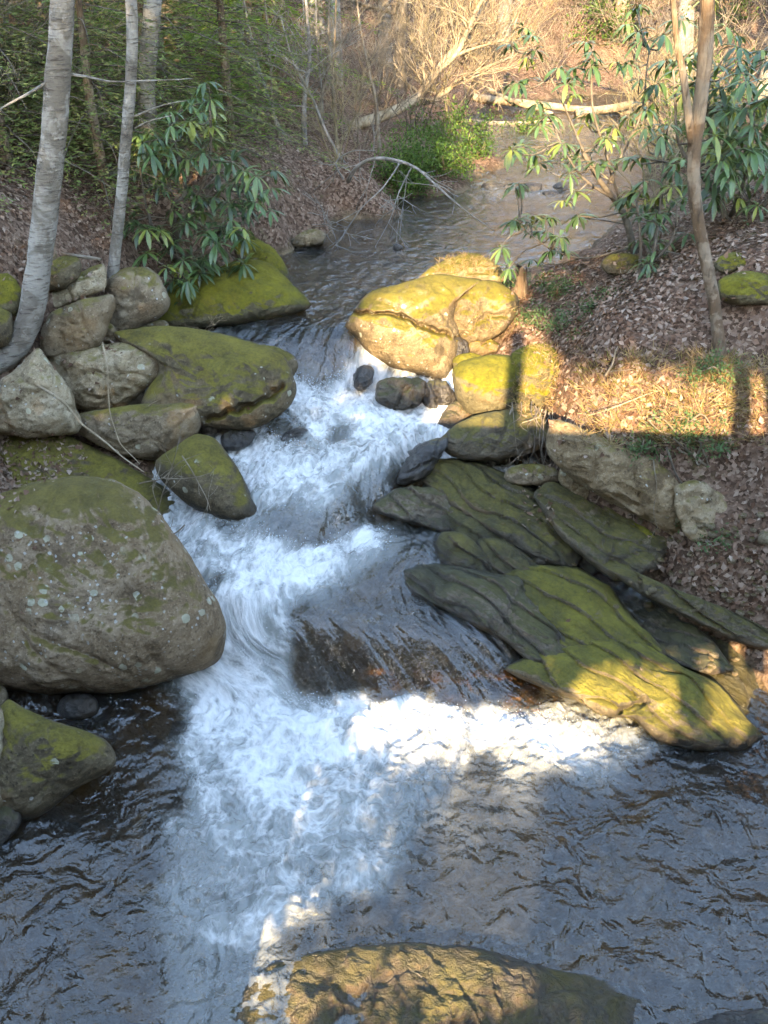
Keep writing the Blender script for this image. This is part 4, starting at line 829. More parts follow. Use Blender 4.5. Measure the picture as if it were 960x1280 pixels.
def long_tree(name, label, paths, mat, twigs, rs, cat, group=None, dirn=(0, 0, .5), tl=(.4, 1.), depth=2):
    base = paths[0][0][0]; t = thing(name, label, cat, base, group); br = MB()
    for pth, r0, r1 in paths:
        c = wob(curve(pth, 30), .025, rs, 1.6); mb = MB(); mb.tube(c, np.linspace(r0, r1, len(c)), 8); mb.build('limb', M[mat], t)
        for k in range(twigs):
            i = rs.randint(len(c) // 4, len(c)); d = rdir(rs, 1)[0] * .8 + np.array(dirn) + (c[min(i + 1, len(c) - 1)] - c[i - 1]) * 2; d /= np.linalg.norm(d)
            limb(br, rs, c[i], d, rs.uniform(*tl), max(r1 * .7, .006), depth, .6, .05, 3, 4, .003)
    br.build('twig', M[mat], t); return t
g0 = PY(438, 175, 14.5); g0[2] = gz(g0[0], g0[1])
long_tree('leaning_tree', 'sunlit bare tree leaning steeply right over the upper stream', [
    ([g0] + path_at([(490, 140, 14.6), (525, 118, 14.8), (560, 72, 15), (590, 35, 15.2), (612, -20, 15.4), (630, -120, 15.6)]), .085, .04),
    (path_at([(505, 132, 14.7), (545, 122, 15), (575, 100, 15.2), (605, 86, 15.4), (640, 72, 15.6)]), .05, .02), (path_at([(530, 115, 14.8), (545, 95, 14.8), (575, 60, 14.9), (600, 5, 15), (640, -60, 15)]), .05, .025),
    (path_at([(560, 75, 15), (590, 60, 14.8), (630, 50, 14.8)]), .03, .012)], 'deadwood', 15, rs, 'tree')
ob0 = PY(432, 228, 10.6)
long_tree('overhanging_branch', 'dead arched branch dipping its twigs into the upper pool', [
    (path_at([(436, 228, 10.7), (448, 208, 10.6), (470, 197, 10.5), (500, 201, 10.4), (525, 212, 10.3), (548, 233, 10.2), (572, 256, 10.1), (600, 276, 10.), (618, 288, 10.)]), .026, .005),
    (path_at([(502, 201, 10.4), (480, 235, 10.2), (452, 262, 10.), (432, 290, 9.8), (415, 310, 9.6)]), .009, .003), (path_at([(514, 208, 10.4), (498, 240, 10.2), (488, 275, 10.), (468, 310, 9.8)]), .009, .003),
    (path_at([(508, 222, 10.3), (503, 260, 10.2), (500, 300, 10.1)]), .006, .003), (path_at([(452, 262, 10.), (420, 278, 9.9), (390, 280, 9.8)]), .005, .002), (path_at([(430, 226, 10.7), (420, 205, 10.8), (440, 190, 10.8), (470, 188, 10.7)]), .012, .005)],
    'barkgrey', 5, rs, 'branch', dirn=(0, 0, -.4), tl=(.2, .5), depth=1)
for lab, pts, r0, r1, mt in [
    ('bleached fallen log crossing the far stream, nearest of the jam', [(575, 152, 18.), (640, 156, 18.2), (700, 150, 18.4)], .07, .05, 'deadwood'),
    ('long sunlit fallen trunk spanning the far stream', [(590, 122, 20.), (640, 128, 19.8), (700, 134, 19.6), (790, 142, 19.5)], .085, .06, 'deadwood'),
    ('thin fallen log slanting across the jam', [(610, 112, 20.4), (650, 130, 19.4), (690, 142, 18.8)], .05, .035, 'deadwood'),
    ('short broken log end at the right of the jam', [(720, 142, 19.), (760, 136, 19.2), (790, 130, 19.4)], .09, .075, 'deadwood'),
    ('pale fallen pole lying behind the thick birch', [(-10, 285, 7.4), (30, 305, 7.3), (70, 316, 7.2), (126, 326, 7.0)], .022, .012, 'twig'),
    ('thin grey fallen pole on the left leaf litter', [(-10, 296, 7.0), (20, 320, 6.9), (45, 345, 6.7)], .018, .008, 'twig'),
    ('white broken stick lying on the right slope', [(925, 362, 6.7), (940, 378, 6.6), (952, 394, 6.4)], .02, .012, 'deadwood'),
    ('small forked stick in the trickle beside the olive slab', [(797, 757, 4.75), (815, 764, 4.7), (835, 775, 4.65)], .006, .004, 'deadwood')]:
    mb = MB(); c = wob(curve(path_at(pts), 18), .02, rs, 2); mb.tube(c, np.linspace(r0, r1, len(c)), 9)
    tag(mb.build('fallen_log' if r0 > .05 else 'fallen_stick', M[mt], origin=c[0]), lab, 'log' if r0 > .05 else 'stick')

# ------------------------------------------------------------------ green shrubs, herbs, dry grass
def shrub(name, label, c, rad, n, rs, mat, L=.05, cat='shrub', group=None, stems=9):
    base = np.array((c[0], c[1], gz(c[0], c[1]))); t = thing(name, label, cat, base, group); lv = Leaves(); mb = MB(); rad = np.array(rad)
    tips = []
    for k in range(stems):
        v = rdir(rs, 1)[0]; v[2] = abs(v[2]) * 1.2 + .15; tip = base + v * rad * rs.uniform(.7, 1.05); q = curve([base, base + (tip - base) * .5 + rs.normal(size=3) * .06, tip], 8)
        mb.tube(q, np.linspace(.009, .003, len(q)), 4, False); tips += list(q[3:])
    tips = np.array(tips)
    m = n // 14; cc = tips[rs.randint(len(tips), size=m)] + rs.normal(size=(m, 3)) * rad * .26
    cc[:, 2] = np.maximum(cc[:, 2], base[2] + .03)
    for p in cc:
        k = 14; b = p + rs.normal(size=(k, 3)) * L * 1.1; d = rdir(rs, k) + (0, -.1, .15)
        lv.add(b, d, rdir(rs, k) * .5 + np.cross(d, (0, 0, 1.)), L * rs.uniform(.6, 1.3, k), L * .55, np.clip(rs.uniform(.1, .9) + rs.normal(size=k) * .12, 0, 1))
    mb.build('stem', M['twig'], t); lv.build('foliage', M[mat], t); return t
SG = 'green shrubs by the upper stream'
for (px, py, z, r, n, lab) in [(520, 212, 1.6, (.5, .45, .5), 3800, 'bright green leafy shrub on the left shore of the upper stream'), (560, 215, 1.5, (.42, .4, .42), 2600, 'yellow green shrub overhanging the upper stream'),
                               (498, 196, 1.8, (.4, .4, .4), 1600, 'dark green shrub behind the arched dead branch'), (590, 190, 1.55, (.3, .3, .25), 900, 'low green shrub farther up the left shore'),
                               (640, 112, 2.0, (.8, .6, .4), 1400, 'soft green bush beyond the log jam'), (560, 135, 2.0, (.6, .6, .4), 1200, 'pale green bush left of the log jam'), (880, 150, 2.2, (.9, .8, 1.), 2800, 'yellow green bush behind the right rhododendrons'), (760, 60, 3.2, (1.2, .8, 1.4), 2200, 'airy spring green bush high on the far hill behind the logs'), (905, 40, 3.5, (1.2, .8, 1.6), 2400, 'airy spring green bush at the upper right of the far hill'), (470, 40, 3.4, (1., .8, 1.3), 1800, 'airy spring green bush behind the leaning sunlit tree'), (700, 175, 1.6, (.5, .4, .35), 500, 'light green low bush on the far right shore')]:
    c = PZ(px, py, z) if py > 100 else PY(px, 110, 24 + .02 * py); shrub('shrub', lab, c, r, n, rs, 'shrub', .042 + .004 * max(0, c[1] - 12), 'shrub', SG)
for px, py, z, n, lab in [(735, 400, 1.52, 420, 'patch of low ivy on the slope left of the leaf bank'), (690, 385, 1.42, 420, 'green creeper beside the splintered stump'), (660, 405, 1.37, 300, 'fine green weed growing on the split boulder'), (705, 415, 1.45, 300, 'green creeper above the moss hump'),
                          (800, 556, 1.22, 240, 'green herb on the lip above the massive bank rock'), (845, 556, 1.28, 240, 'herb tuft on the lip right of the first herb'), (870, 572, 1.24, 180, 'dark green herb beside the earthy rock'), (875, 660, .86, 120, 'small green plant at the foot of the earthy rock'),
                          (900, 470, 1.64, 260, 'mossy tuft at the foot of the forked tree'), (640, 345, 1.42, 300, 'grassy tuft behind the splintered stump')]:
    c = PZ(px, py, z); shrub('herb', lab, c, (.24, .2, .13), n * 2, rs, 'herb', .026, 'plant', 'small herbs on the right bank', 6)
def grass_tuft(c, rs, n=60, L=.12):
    lv = Leaves(); b = np.array(c) + rs.normal(size=(n, 3)) * (.05, .05, .0); d = rdir(rs, n) * .8; d[:, 2] = np.abs(d[:, 2]) + .35
    lv.add(b, d, rdir(rs, n), L * rs.uniform(.5, 1.2, n), .005, rs.uniform(0, 1, n)); return lv
# ------------------------------------------------------------------ bare brush and the woods beyond
protos = []
for k in range(5):
    r2 = np.random.RandomState(40 + k); lean = r2.normal(size=2) * .05
    H = r2.uniform(9, 13)
    protos.append((H, bare_tree('bare_tree', 'x', (0, 0, 0), H, .015 * H, r2, ['barkgrey', 'bark', 'barkgrey', 'twig', 'bark'][k], lean, 'bare trees beyond the stream', .18, 4, nl=17, kids=3)))
spots_t = []
r2 = np.random.RandomState(77)
while len(spots_t) < 74:
    x, y = r2.uniform(-13, 19), r2.uniform(17, 42)
    if (y < 23.6 and 0.2 < x < 10.5) or (y < 19 and x < 0) or abs(x / y) > .52: continue
    if all((x - a) ** 2 + (y - b) ** 2 > 1.2 for a, b in spots_t): spots_t.append((x, y))
near_t = [(-5.2, 15.2), (5.6, 13.4), (6.6, 10.6), (7.8, 15.5), (4.9, 16.2), (-.9, 17.4), (-2.6, 18.2), (.3, 19.4), (-7.4, 13.5), (6.9, 17.8)]
spots_t += near_t
words = ['slender', 'stout', 'crooked', 'tall', 'leaning']
spots_t.sort(key=lambda q: q[0] / q[1])
for i, (x, y) in enumerate(spots_t):
    H, pr_ = protos[i % 5]; loc = (x, y, gz(x, y) - .05); sc = r2.uniform(.75, 1.25)
    side = 'far left slope' if x / y < -.25 else 'slope left of the log jam' if x / y < .02 else 'hill behind the log jam' if x / y < .25 else 'right hillside'
    o = pr_ if i < 5 else dup(pr_, loc, r2.uniform(0, 6.28), sc)
    if i < 5: o.location = loc; o.rotation_euler = (0, 0, r2.uniform(0, 6.28))
    o['group'] = f'bare trees on the {side}'
    o['label'] = f'bare {["grey", "brown", "grey", "tan", "brown"][i % 5]} tree standing among others on the {side}'
brush = []
for k in range(3):
    r3 = np.random.RandomState(90 + k); t = thing('bare_bush', 'x', 'bush', (0, 0, 0), 'bare brush'); mb = MB()
    for j in range(9):
        a = r3.uniform(0, 6.28); limb(mb, r3, (r3.normal() * .06, r3.normal() * .06, -.03), (math.cos(a) * .6, math.sin(a) * .6, 1), r3.uniform(.8, 1.7), .011, 3, .65, .15, 3, 4, .0022)
    mb.build('twig', M[['twig', 'twigdark', 'straw'][k]], t); brush.append(t)
bs = [(-3.4, 8.3), (-4.3, 8.1), (-3.9, 8.7), (-4.9, 8.7), (2.6, 23.2), (3.4, 24.6), (4.8, 25.6), (6.2, 26.4), (1.6, 24.4), (7.2, 27), (9., 26.5), (10.4, 27), (5.2, 28), (3., 27.4), (8.2, 28.6), (6.9, 29.5), (11.5, 25.5), (2.2, 29), (4.2, 30.), (-5.0, 9.4), (-.55, 11.6), (-.3, 13.0), (.4, 14.6), (1.3, 17.6), (3.8, 22.6), (6.6, 23.6), (1.0, 19.6), (0, 16.4), (7.8, 22.2), (6.0, 18.6), (4.4, 14.2), (5.4, 12.2), (3.9, 12.6), (4.6, 9.2), (5.2, 8.2), (2.9, 9.6), (8.6, 19.5), (2., 23.), (5.8, 25.), (-5.4, 8.4), (-3.8, 11.4), (3.3, 10.6), (9.5, 23.5), (8.2, 24.)]
for i, (x, y) in enumerate(bs):
    loc = (x, y, gz(x, y)); sc = r2.uniform(.8, 1.3) * (.8 if y < 14 else 1.15)
    if i < 3: o = brush[i]; o.location = loc
    else: o = dup(brush[i % 3], loc, r2.uniform(0, 6.28), sc)
    zone = 'under the left hemlocks' if x < -2.4 else 'on the left shore' if y < 17 and x < 2 else 'on the far shore' if y > 17 else 'behind the right rhododendrons'
    o['group'] = f'bare brush {zone}'
    o['label'] = f"bare {['tan', 'dark brown', 'pale tan'][i % 3]} twiggy bush among the brush {zone}"

# ------------------------------------------------------------------ twigs, roots and sticks over the rocks
for lab, pls, r0, mt in [
    ('long pale branch lying down across the left boulders', [[(46, 482, 5.75), (75, 500, 5.7), (102, 528, 5.65), (130, 552, 5.5), (155, 572, 5.4), (180, 590, 5.3)]], .011, 'deadwood'),
    ('thin curved twig hanging over the pale green grey rock', [[(128, 428, 6.2), (134, 460, 6.05), (136, 500, 5.95), (146, 545, 5.7), (160, 565, 5.6), (174, 580, 5.5)]], .007, 'deadwood'),
    ('tangled dead twig sprawling from the mossy ledge towards the rapids', [[(175, 604, 5.2), (205, 596, 5.15), (228, 575, 5.1), (252, 566, 5.1)], [(192, 662, 5.0), (202, 620, 5.0), (216, 580, 5.0), (226, 545, 5.0)], [(218, 676, 4.95), (200, 640, 5.0), (190, 612, 5.05), (196, 590, 5.1)], [(228, 570, 5.05), (246, 596, 5.0), (258, 622, 4.95), (263, 640, 4.9)], [(205, 597, 5.1), (240, 598, 5.), (266, 590, 5.)], [(232, 656, 4.95), (215, 668, 4.9), (196, 655, 4.95), (186, 640, 5.0)]], .0055, 'twig'),
    ('short broken twig on the squared grey block', [[(186, 508, 5.9), (194, 502, 5.85), (200, 498, 5.8)]], .006, 'deadwood'),
    ('thin bent stem on the beak shaped boulder', [[(256, 455, 6.55), (275, 448, 6.5), (295, 440, 6.5), (318, 436, 6.5)]], .003, 'twig'),
    ('fine looping grass stems beside the moss boulder', [[(252, 418, 7.0), (262, 408, 6.95), (272, 405, 6.9)], [(256, 418, 7.), (266, 410, 6.95), (268, 402, 6.9)]], .003, 'deadwood'),
    ('dry vine hanging down the face of the massive bank rock', [[(818, 574, 5.05), (820, 610, 4.98), (818, 640, 4.93), (822, 665, 4.9)]], .004, 'twig'),
    ('dark curved root on the pebbly soil at the right', [[(908, 690, 5.0), (908, 716, 4.92), (896, 735, 4.86), (882, 745, 4.82)]], .008, 'twigdark'),
    ('leaning broken branch above the massive bank rock', [[(832, 560, 5.1), (850, 600, 5.), (868, 630, 4.95), (885, 668, 4.85)]], .008, 'twigdark'),
    ('pale forked stick on the sunlit slope', [[(756, 470, 5.7), (766, 452, 5.72), (770, 436, 5.75)]], .01, 'deadwood'),
    ('long thin stem lying across the sunlit slope', [[(735, 520, 5.45), (790, 500, 5.45), (840, 485, 5.5), (890, 478, 5.5)]], .004, 'deadwood')]:
    mb = MB(); first = None
    for pl in pls:
        c = wob(curve(path_at(pl), 24), .012, rs, 5); first = c[0] if first is None else first
        mb.tube(c, np.linspace(r0, r0 * .35, len(c)), 5, False)
        for k in range(3 if len(pls) > 1 else 1):
            i = rs.randint(4, len(c) - 2); limb(mb, rs, c[i], rdir(rs, 1)[0] * .6 + (c[i + 1] - c[i - 1]) * 8 + (0, -.1, .1), rs.uniform(.08, .2), r0 * .45, 1 if len(pls) > 1 else 0, .6, 0, 2, 3, .0015)
    tag(mb.build('dead_twig', M[mt], origin=first), lab, 'twig')
t = thing('root_tangle', 'tangle of thin roots hanging from the undercut right bank', 'roots', PZ(670, 520, 1.0))
for k in range(26):
    px = rs.uniform(640, 712); py = rs.uniform(500, 545); y = rs.uniform(5.75, 5.95); L = rs.uniform(35, 85)
    p = [PY(px, py, y), PY(px + rs.normal() * 5, py + L * .35, y - .12), PY(px + rs.normal() * 8, py + L * .7, y - .2), PY(px + rs.normal() * 12, py + L, y - .25)]
    mb = MB(); mb.tube(wob(curve(p, 14), .02, rs, 6), np.linspace(rs.uniform(.003, .008), .0015, 13)[:len(curve(p, 14))] if False else np.linspace(rs.uniform(.003, .008), .0015, len(curve(p, 14))), 4, False)
    mb.build('root', M[['twig', 'twigdark'][k % 2]], t)

# ------------------------------------------------------------------ pebbles
pb = []
for k in range(4):
    r4 = np.random.RandomState(60 + k); a = np.linspace(0, 2 * math.pi, 15)[:-1]; mb = MB(); ring = []
    V = rdir(r4, 260); V /= np.abs(V).max(1)[:, None] ** .35; V = V * np.array((1, r4.uniform(.6, .9), r4.uniform(.4, .65))) * (1 + .25 * noise(V * 1.3 + k * 9))[:, None]
    import bmesh
    bm = bmesh.new(); [bm.verts.new(v) for v in V]; h = bmesh.ops.convex_hull(bm, input=bm.verts)
    bmesh.ops.delete(bm, geom=[v for v in bm.verts if not v.link_faces], context='VERTS'); me = bpy.data.meshes.new('pebble'); bm.to_mesh(me); bm.free()
    me.polygons.foreach_set('use_smooth', np.ones(len(me.polygons), bool)); me.materials.append(M[['tan', 'grey', 'tan', 'bank'][k]]); pb.append(me)
def bvh_all():
    vs, fs = [], []; n = 0
    for o in solids:
        m = o.data; v = np.empty(len(m.vertices) * 3, np.float32); m.vertices.foreach_get('co', v); v = v.reshape(-1, 3) + np.array(o.location)
        if o is ground:
            f = quads; sel = (np.abs(v[:, 0]) < 9) & (v[:, 1] > 1) & (v[:, 1] < 17); f = f[sel[f].all(1)]
        else:
            f = np.empty(len(m.loops), np.int32); m.loops.foreach_get('vertex_index', f); f = f.reshape(-1, 4)
        vs.append(v); fs.append(f + n); n += len(v)
    return BVHTree.FromPolygons(np.concatenate(vs).tolist(), np.concatenate(fs).tolist())
BV = bvh_all()
def drop(x, y, z=9.):
    h = BV.ray_cast(Vector((x, y, z)), Vector((0, 0, -1))); return (np.array(h[0]), np.array(h[1])) if h[0] else (None, None)
def look(px, py):
    d = ray(px, py); h = BV.ray_cast(Vector(CAM), Vector(d / np.linalg.norm(d))); return (np.array(h[0]), np.array(h[1])) if h[0] else (None, None)
zones = [(800, 640, 965, 770, 70, (.012, .032), 'on the soil above the thin slab'), (868, 815, 925, 850, 16, (.015, .03), 'in the sunlit trickle'), (690, 690, 830, 760, 10, (.01, .02), 'on the right ledge')]
r5 = np.random.RandomState(21); cnt = 0
for x0, y0, x1, y1, n, (s0, s1), where in zones:
    for k in range(n):
        p, nn = look(r5.uniform(x0, x1), r5.uniform(y0, y1))
        if p is None: continue
        o = bpy.data.objects.new('pebble', pb[k % 4]); COL.objects.link(o); o.location = tuple(p + (0, 0, .004)); s = r5.uniform(s0, s1); o.scale = (s, s, s); o.rotation_euler = (0, 0, r5.uniform(0, 6.28))
        tag(o, f"loose pebble {where}", 'pebble', f'pebbles {where}')
p, nn = look(955, 677)
o = bpy.data.objects.new('stone', pb[0]); COL.objects.link(o); o.location = tuple(p + (0, 0, .03)); o.scale = (.05, .05, .07); o.rotation_euler = (0, .3, 1); tag(o, 'white angular stone at the right edge above the pebbles', 'stone')

# ------------------------------------------------------------------ leaf litter
lit = Leaves(); r6 = np.random.RandomState(33)
def leaf_at(p, nn, s0=.02, s1=.062):
    d = rdir(r6, 1)[0]; d = d - nn * (d @ nn) * .75; s = r6.uniform(s0, s1)
    sd_ = np.cross(nn + rdir(r6, 1)[0] * .35, d)
    lit.add(p + nn * (.004 + r6.uniform(0, .02)), d, sd_, s, s * r6.uniform(.4, .75), r6.uniform(0, 1), r6.uniform(-.35, .45))
def litter_world(n, x0, x1, y0, y1, mask=None):
    for k in range(n):
        x, y = r6.uniform(x0, x1), r6.uniform(y0, y1)
        p, nn = drop(x, y)
        if p is None or (y > 8.2 and p[2] < 1.42) or p[2] < .45: continue
        if math.sin(x * 2.3 + y) * math.sin(y * 2.9 - x) < -.45 and r6.uniform() < .6: continue
        leaf_at(p, nn)
litter_world(22000, 1.0, 4.2, 5.1, 8.6); litter_world(6000, 1., 6., 8.6, 12); litter_world(9000, -5.5, -.5, 8.2, 14.5); litter_world(3000, -4.6, -2.3, 6.2, 8.4); litter_world(9000, -5, -2.1, 1.6, 6.2); litter_world(7000, 2.2, 5.2, 2, 5.2)
def litter_px(n, poly):
    P = np.array(S(poly)); k = 0
    while k < n:
        q = P.min(0) + (P.max(0) - P.min(0)) * r6.uniform(size=2); ins = False
        for a, b in zip(P, np.roll(P, -1, 0)):
            if (a[1] > q[1]) != (b[1] > q[1]) and q[0] < (b[0] - a[0]) * (q[1] - a[1]) / (b[1] - a[1]) + a[0]: ins = not ins
        k += 1
        if not ins: continue
        p, nn = look(*q)
        if p is not None: leaf_at(p, nn, .028, .06)
litter_px(3200, '-5 535 60 540 100 555 120 575 80 590 30 625 -5 640'); litter_px(180, '90 345 130 330 140 370 100 385 60 378'); litter_px(160, '120 425 150 425 150 445 122 445')
litter_px(260, '20 310 60 320 60 345 20 350'); litter_px(420, '810 660 960 690 960 770 800 715'); litter_px(30, '150 600 270 420 350 440 320 500 220 640'); litter_px(26, '560 600 700 620 900 900 700 840'); litter_px(60, '660 350 760 360 740 420 640 430')
tag(lit.build('leaf_litter', M['litter']), 'dead brown leaves strewn over banks and boulders', None, kind='stuff')
gl = []; 
gr = Leaves()
for k in range(520):
    p, nn = look(r6.uniform(725, 965), r6.uniform(445, 560))
    if p is None: continue
    n = 9; d = rdir(r6, n) * .8; d[:, 2] = np.abs(d[:, 2]) * .7 + .1; gr.add(p + rdir(r6, n) * .015, d, rdir(r6, n), r6.uniform(.05, .16, n), .005, r6.uniform(0, 1, n))
for x0, x1, y0, y1, n in ((545, 625, 318, 345, 130), (640, 700, 432, 520, 160), (860, 915, 440, 480, 60), (590, 650, 380, 420, 40)):
    for k in range(n):
        p, nn = look(r6.uniform(x0, x1), r6.uniform(y0, y1))
        if p is None: continue
        n2 = 8; d = rdir(r6, n2) * .8; d[:, 2] = np.abs(d[:, 2]) * .7 + .1; gr.add(p + rdir(r6, n2) * .015, d, rdir(r6, n2), r6.uniform(.04, .1, n2), .004, r6.uniform(0, 1, n2))
tag(gr.build('dry_grass', M['drygrass']), 'thin dry grass on the sunlit right slope', None, kind='stuff')

M['moss'] = leafmat('moss_blade', [(.05, .046, .008), (.1, .09, .012), (.15, .135, .014), (.2, .18, .02)], .85, .2, .05)
ms = Leaves()
for x0, x1, y0, y1, n in ((205, 380, 300, 402, 1500), (150, 355, 414, 480, 1200), (572, 646, 446, 480, 500), (690, 856, 838, 922, 1300), (55, 136, 905, 960, 600), (210, 305, 550, 600, 500), (540, 715, 588, 695, 800), (560, 700, 625, 705, 500), (640, 790, 720, 800, 600), (0, 25, 345, 430, 150), (740, 825, 655, 700, 300), (120, 240, 570, 640, 500), (20, 170, 603, 640, 400), (900, 960, 342, 375, 300), (460, 620, 360, 395, 300)):
    for k in range(n):
        p, nn = look(r6.uniform(x0, x1), r6.uniform(y0, y1))
        if p is None or nn[2] < .45 or math.sin(p[0] * 13 + p[1] * 7) * math.sin(p[1] * 17 - p[0] * 5) < -.35: continue
        n2 = 7; d = rdir(r6, n2) * .7 + nn * .8; ms.add(p + rdir(r6, n2) * .012, d, rdir(r6, n2), r6.uniform(.006, .016, n2), .0035, np.clip(r6.uniform(.1, .9) + .1 * r6.normal(size=n2), 0, 1))
tag(ms.build('moss', M['moss']), 'short shaggy moss growing on the tops of the rocks', None, kind='stuff')

# ------------------------------------------------------------------ flying drops over the falls
def drops():
    me = water.data; n = len(me.vertices); v = np.empty(n * 3, np.float32); me.vertices.foreach_get('co', v); v = v.reshape(-1, 3)
    D = np.empty(n, np.float32); me.attributes['foam'].data.foreach_get('value', D); px, py, _ = proj(v.astype(float))
    wgt = np.zeros(n)
    for x0, y0, sx, sy, a in ((330, 868, 70, 16, 1), (470, 888, 90, 13, 1), (640, 905, 70, 14, .8), (420, 672, 70, 18, .8), (300, 700, 50, 45, .6), (400, 478, 50, 16, 1), (500, 470, 50, 20, .9), (330, 560, 50, 50, .4), (290, 800, 30, 50, .6)):
        wgt += a * np.exp(-((px - x0) / sx) ** 2 - ((py - y0) / sy) ** 2)
    wgt *= (D > .5) / np.maximum(1, 1); r8 = np.random.RandomState(4)
    ii = r8.choice(n, 5200, p=wgt / wgt.sum()); m = len(ii)
    P = v[ii] + np.stack([r8.normal(size=m) * .012, r8.normal(size=m) * .012, r8.exponential(.016, m)], -1); rr_ = r8.uniform(.0012, .0036, m)
    o6 = np.array([(1, 0, 0), (-1, 0, 0), (0, 1, 0), (0, -1, 0), (0, 0, 1.3), (0, 0, -1.3)]); f8 = np.array([(0, 2, 4), (2, 1, 4), (1, 3, 4), (3, 0, 4), (2, 0, 5), (1, 2, 5), (3, 1, 5), (0, 3, 5)])
    V = (P[:, None] + o6[None] * rr_[:, None, None]).reshape(-1, 3); F = (f8[None] + 6 * np.arange(m)[:, None, None]).reshape(-1, 3)
    t = NT('water_drop'); mt = t.done(t.pr(Base_Color=(.85, .87, .88, 1), Roughness=.15, Specular_IOR_Level=.6))
    return tag(mk('spray', V, F, mt), 'white drops flying above the foam of the falls', None, kind='stuff')
drops()

# ------------------------------------------------------------------ the footbridge the view is taken from, and the shade casters behind it
Y0 = .15; TA = math.tan(SUN_AZ); TE = math.tan(SUN_EL) / math.cos(SUN_AZ)
def wood(name):
    t = NT(name); oc = t.n('TexCoord').outputs['Object']; g = t.noise(t.n('Mapping', Vector=oc, Scale=(1, 14, 14)).outputs[0], 3, 5)
    return t.done(t.pr(Base_Color=t.ramp(g, [(.35, (.12, .095, .07)), (.65, (.27, .23, .18))]), Roughness=.85, Normal=t.bump(g, .4, .01)))
M['plank'] = wood('weathered_plank')
M['masonry'] = rock_mat('bridge_abutment_stone', (.08, .07, .06), (.17, .15, .13), (.26, .24, .2), moss=.1)
def box(mb, x0, x1, y0, y1, z0, z1):
    v = [(x, y, z) for x in (x0, x1) for y in (y0, y1) for z in (z0, z1)]
    mb.add(v, [(0, 1, 3, 2), (4, 6, 7, 5), (0, 4, 5, 1), (2, 3, 7, 6), (0, 2, 6, 4), (1, 5, 7, 3)])
br = thing('footbridge', 'weathered plank footbridge with a boarded parapet behind the viewpoint', 'bridge', (0, -.2, 2.3))
mb = MB()
for k in range(52): box(mb, -7 + k * .27, -7 + k * .27 + .262, -.46, .12, 2.34, 2.39)
mb.build('deck', M['plank'], br, smooth=False)
for y0 in (-.44, -.06): mb = MB(); box(mb, -7, 7, y0, y0 + .1, 2.2, 2.337); mb.build('beam', M['plank'], br, smooth=False)
mb = MB()
for k in range(7): box(mb, -7, 7, .123, .15, 2.003 + k * .197, 2.003 + k * .197 + .193)
mb.build('parapet', M['plank'], br, smooth=False)
mb = MB(); box(mb, -7, .36, .122, .149, 1.74, 1.998); mb.build('shade_board', M['plank'], br, smooth=False)  # extra board added below the parapet to stop leaking sun
mb = MB(); box(mb, -7, 7, .05, .153, 3.385, 3.43); mb.build('handrail', M['plank'], br, smooth=False)
for x in (-5.4, -3.6, -1.8, 1.9, 3.6, 5.4): mb = MB(); box(mb, x, x + .1, .02, .118, 2.395, 3.38); mb.build('post', M['plank'], br, smooth=False)
for lab, x0, x1, z1 in (('stone abutment placed to block sun under the left end of the footbridge', -7., -1.05, 2.19), ('stone abutment placed to block sun under the right end of the footbridge', 2.0, 7., 2.19), ('low stone block added to stop sun under the right of the footbridge', .98, 1.98, 1.5)):  # unseen stonework added to block sun passing under the deck
    bm = bmesh.new(); bmesh.ops.create_cube(bm, size=1); bmesh.ops.scale(bm, vec=(x1 - x0, .5, z1 + 1), verts=bm.verts); bmesh.ops.translate(bm, vec=((x0 + x1) / 2, -.18, (z1 - 1) / 2), verts=bm.verts)
    bmesh.ops.bevel(bm, geom=bm.edges[:], offset=.03, segments=2, affect='EDGES'); bmesh.ops.subdivide_edges(bm, edges=bm.edges[:], cuts=5, use_grid_fill=True)
    me = bpy.data.meshes.new('abutment'); bm.to_mesh(me); bm.free(); o = bpy.data.objects.new('abutment', me); COL.objects.link(o); me.materials.append(M['masonry']); tag(o, lab, 'abutment')
OPEN = [np.array(q) for q in ([(-1.45, 4.0), (-1.35, 4.6), (-.95, 5.15), (-.1, 5.15), (.05, 4.55), (.35, 4.1), (.5, 3.98), (2.9, 4.0), (2.9, 3.2), (-.6, 3.2), (-.75, 3.75), (-1.2, 3.85)],
                              [(-3.52, 5.7), (-3.25, 5.7), (-3.25, 6.1), (-3.52, 6.1)], [(-1.4, 6.6), (-.7, 6.6), (-.6, 7.1), (-1.3, 7.2)])]
def inpoly(u, v, P):
    r = np.zeros(len(u), bool)
    for a, b in zip(P, np.roll(P, -1, 0)):
        c = (a[1] > v) != (b[1] > v); r ^= c & (u < (b[0] - a[0]) * (v - a[1]) / (b[1] - a[1] + 1e-12) + a[0])
    return r
r7 = np.random.RandomState(8)
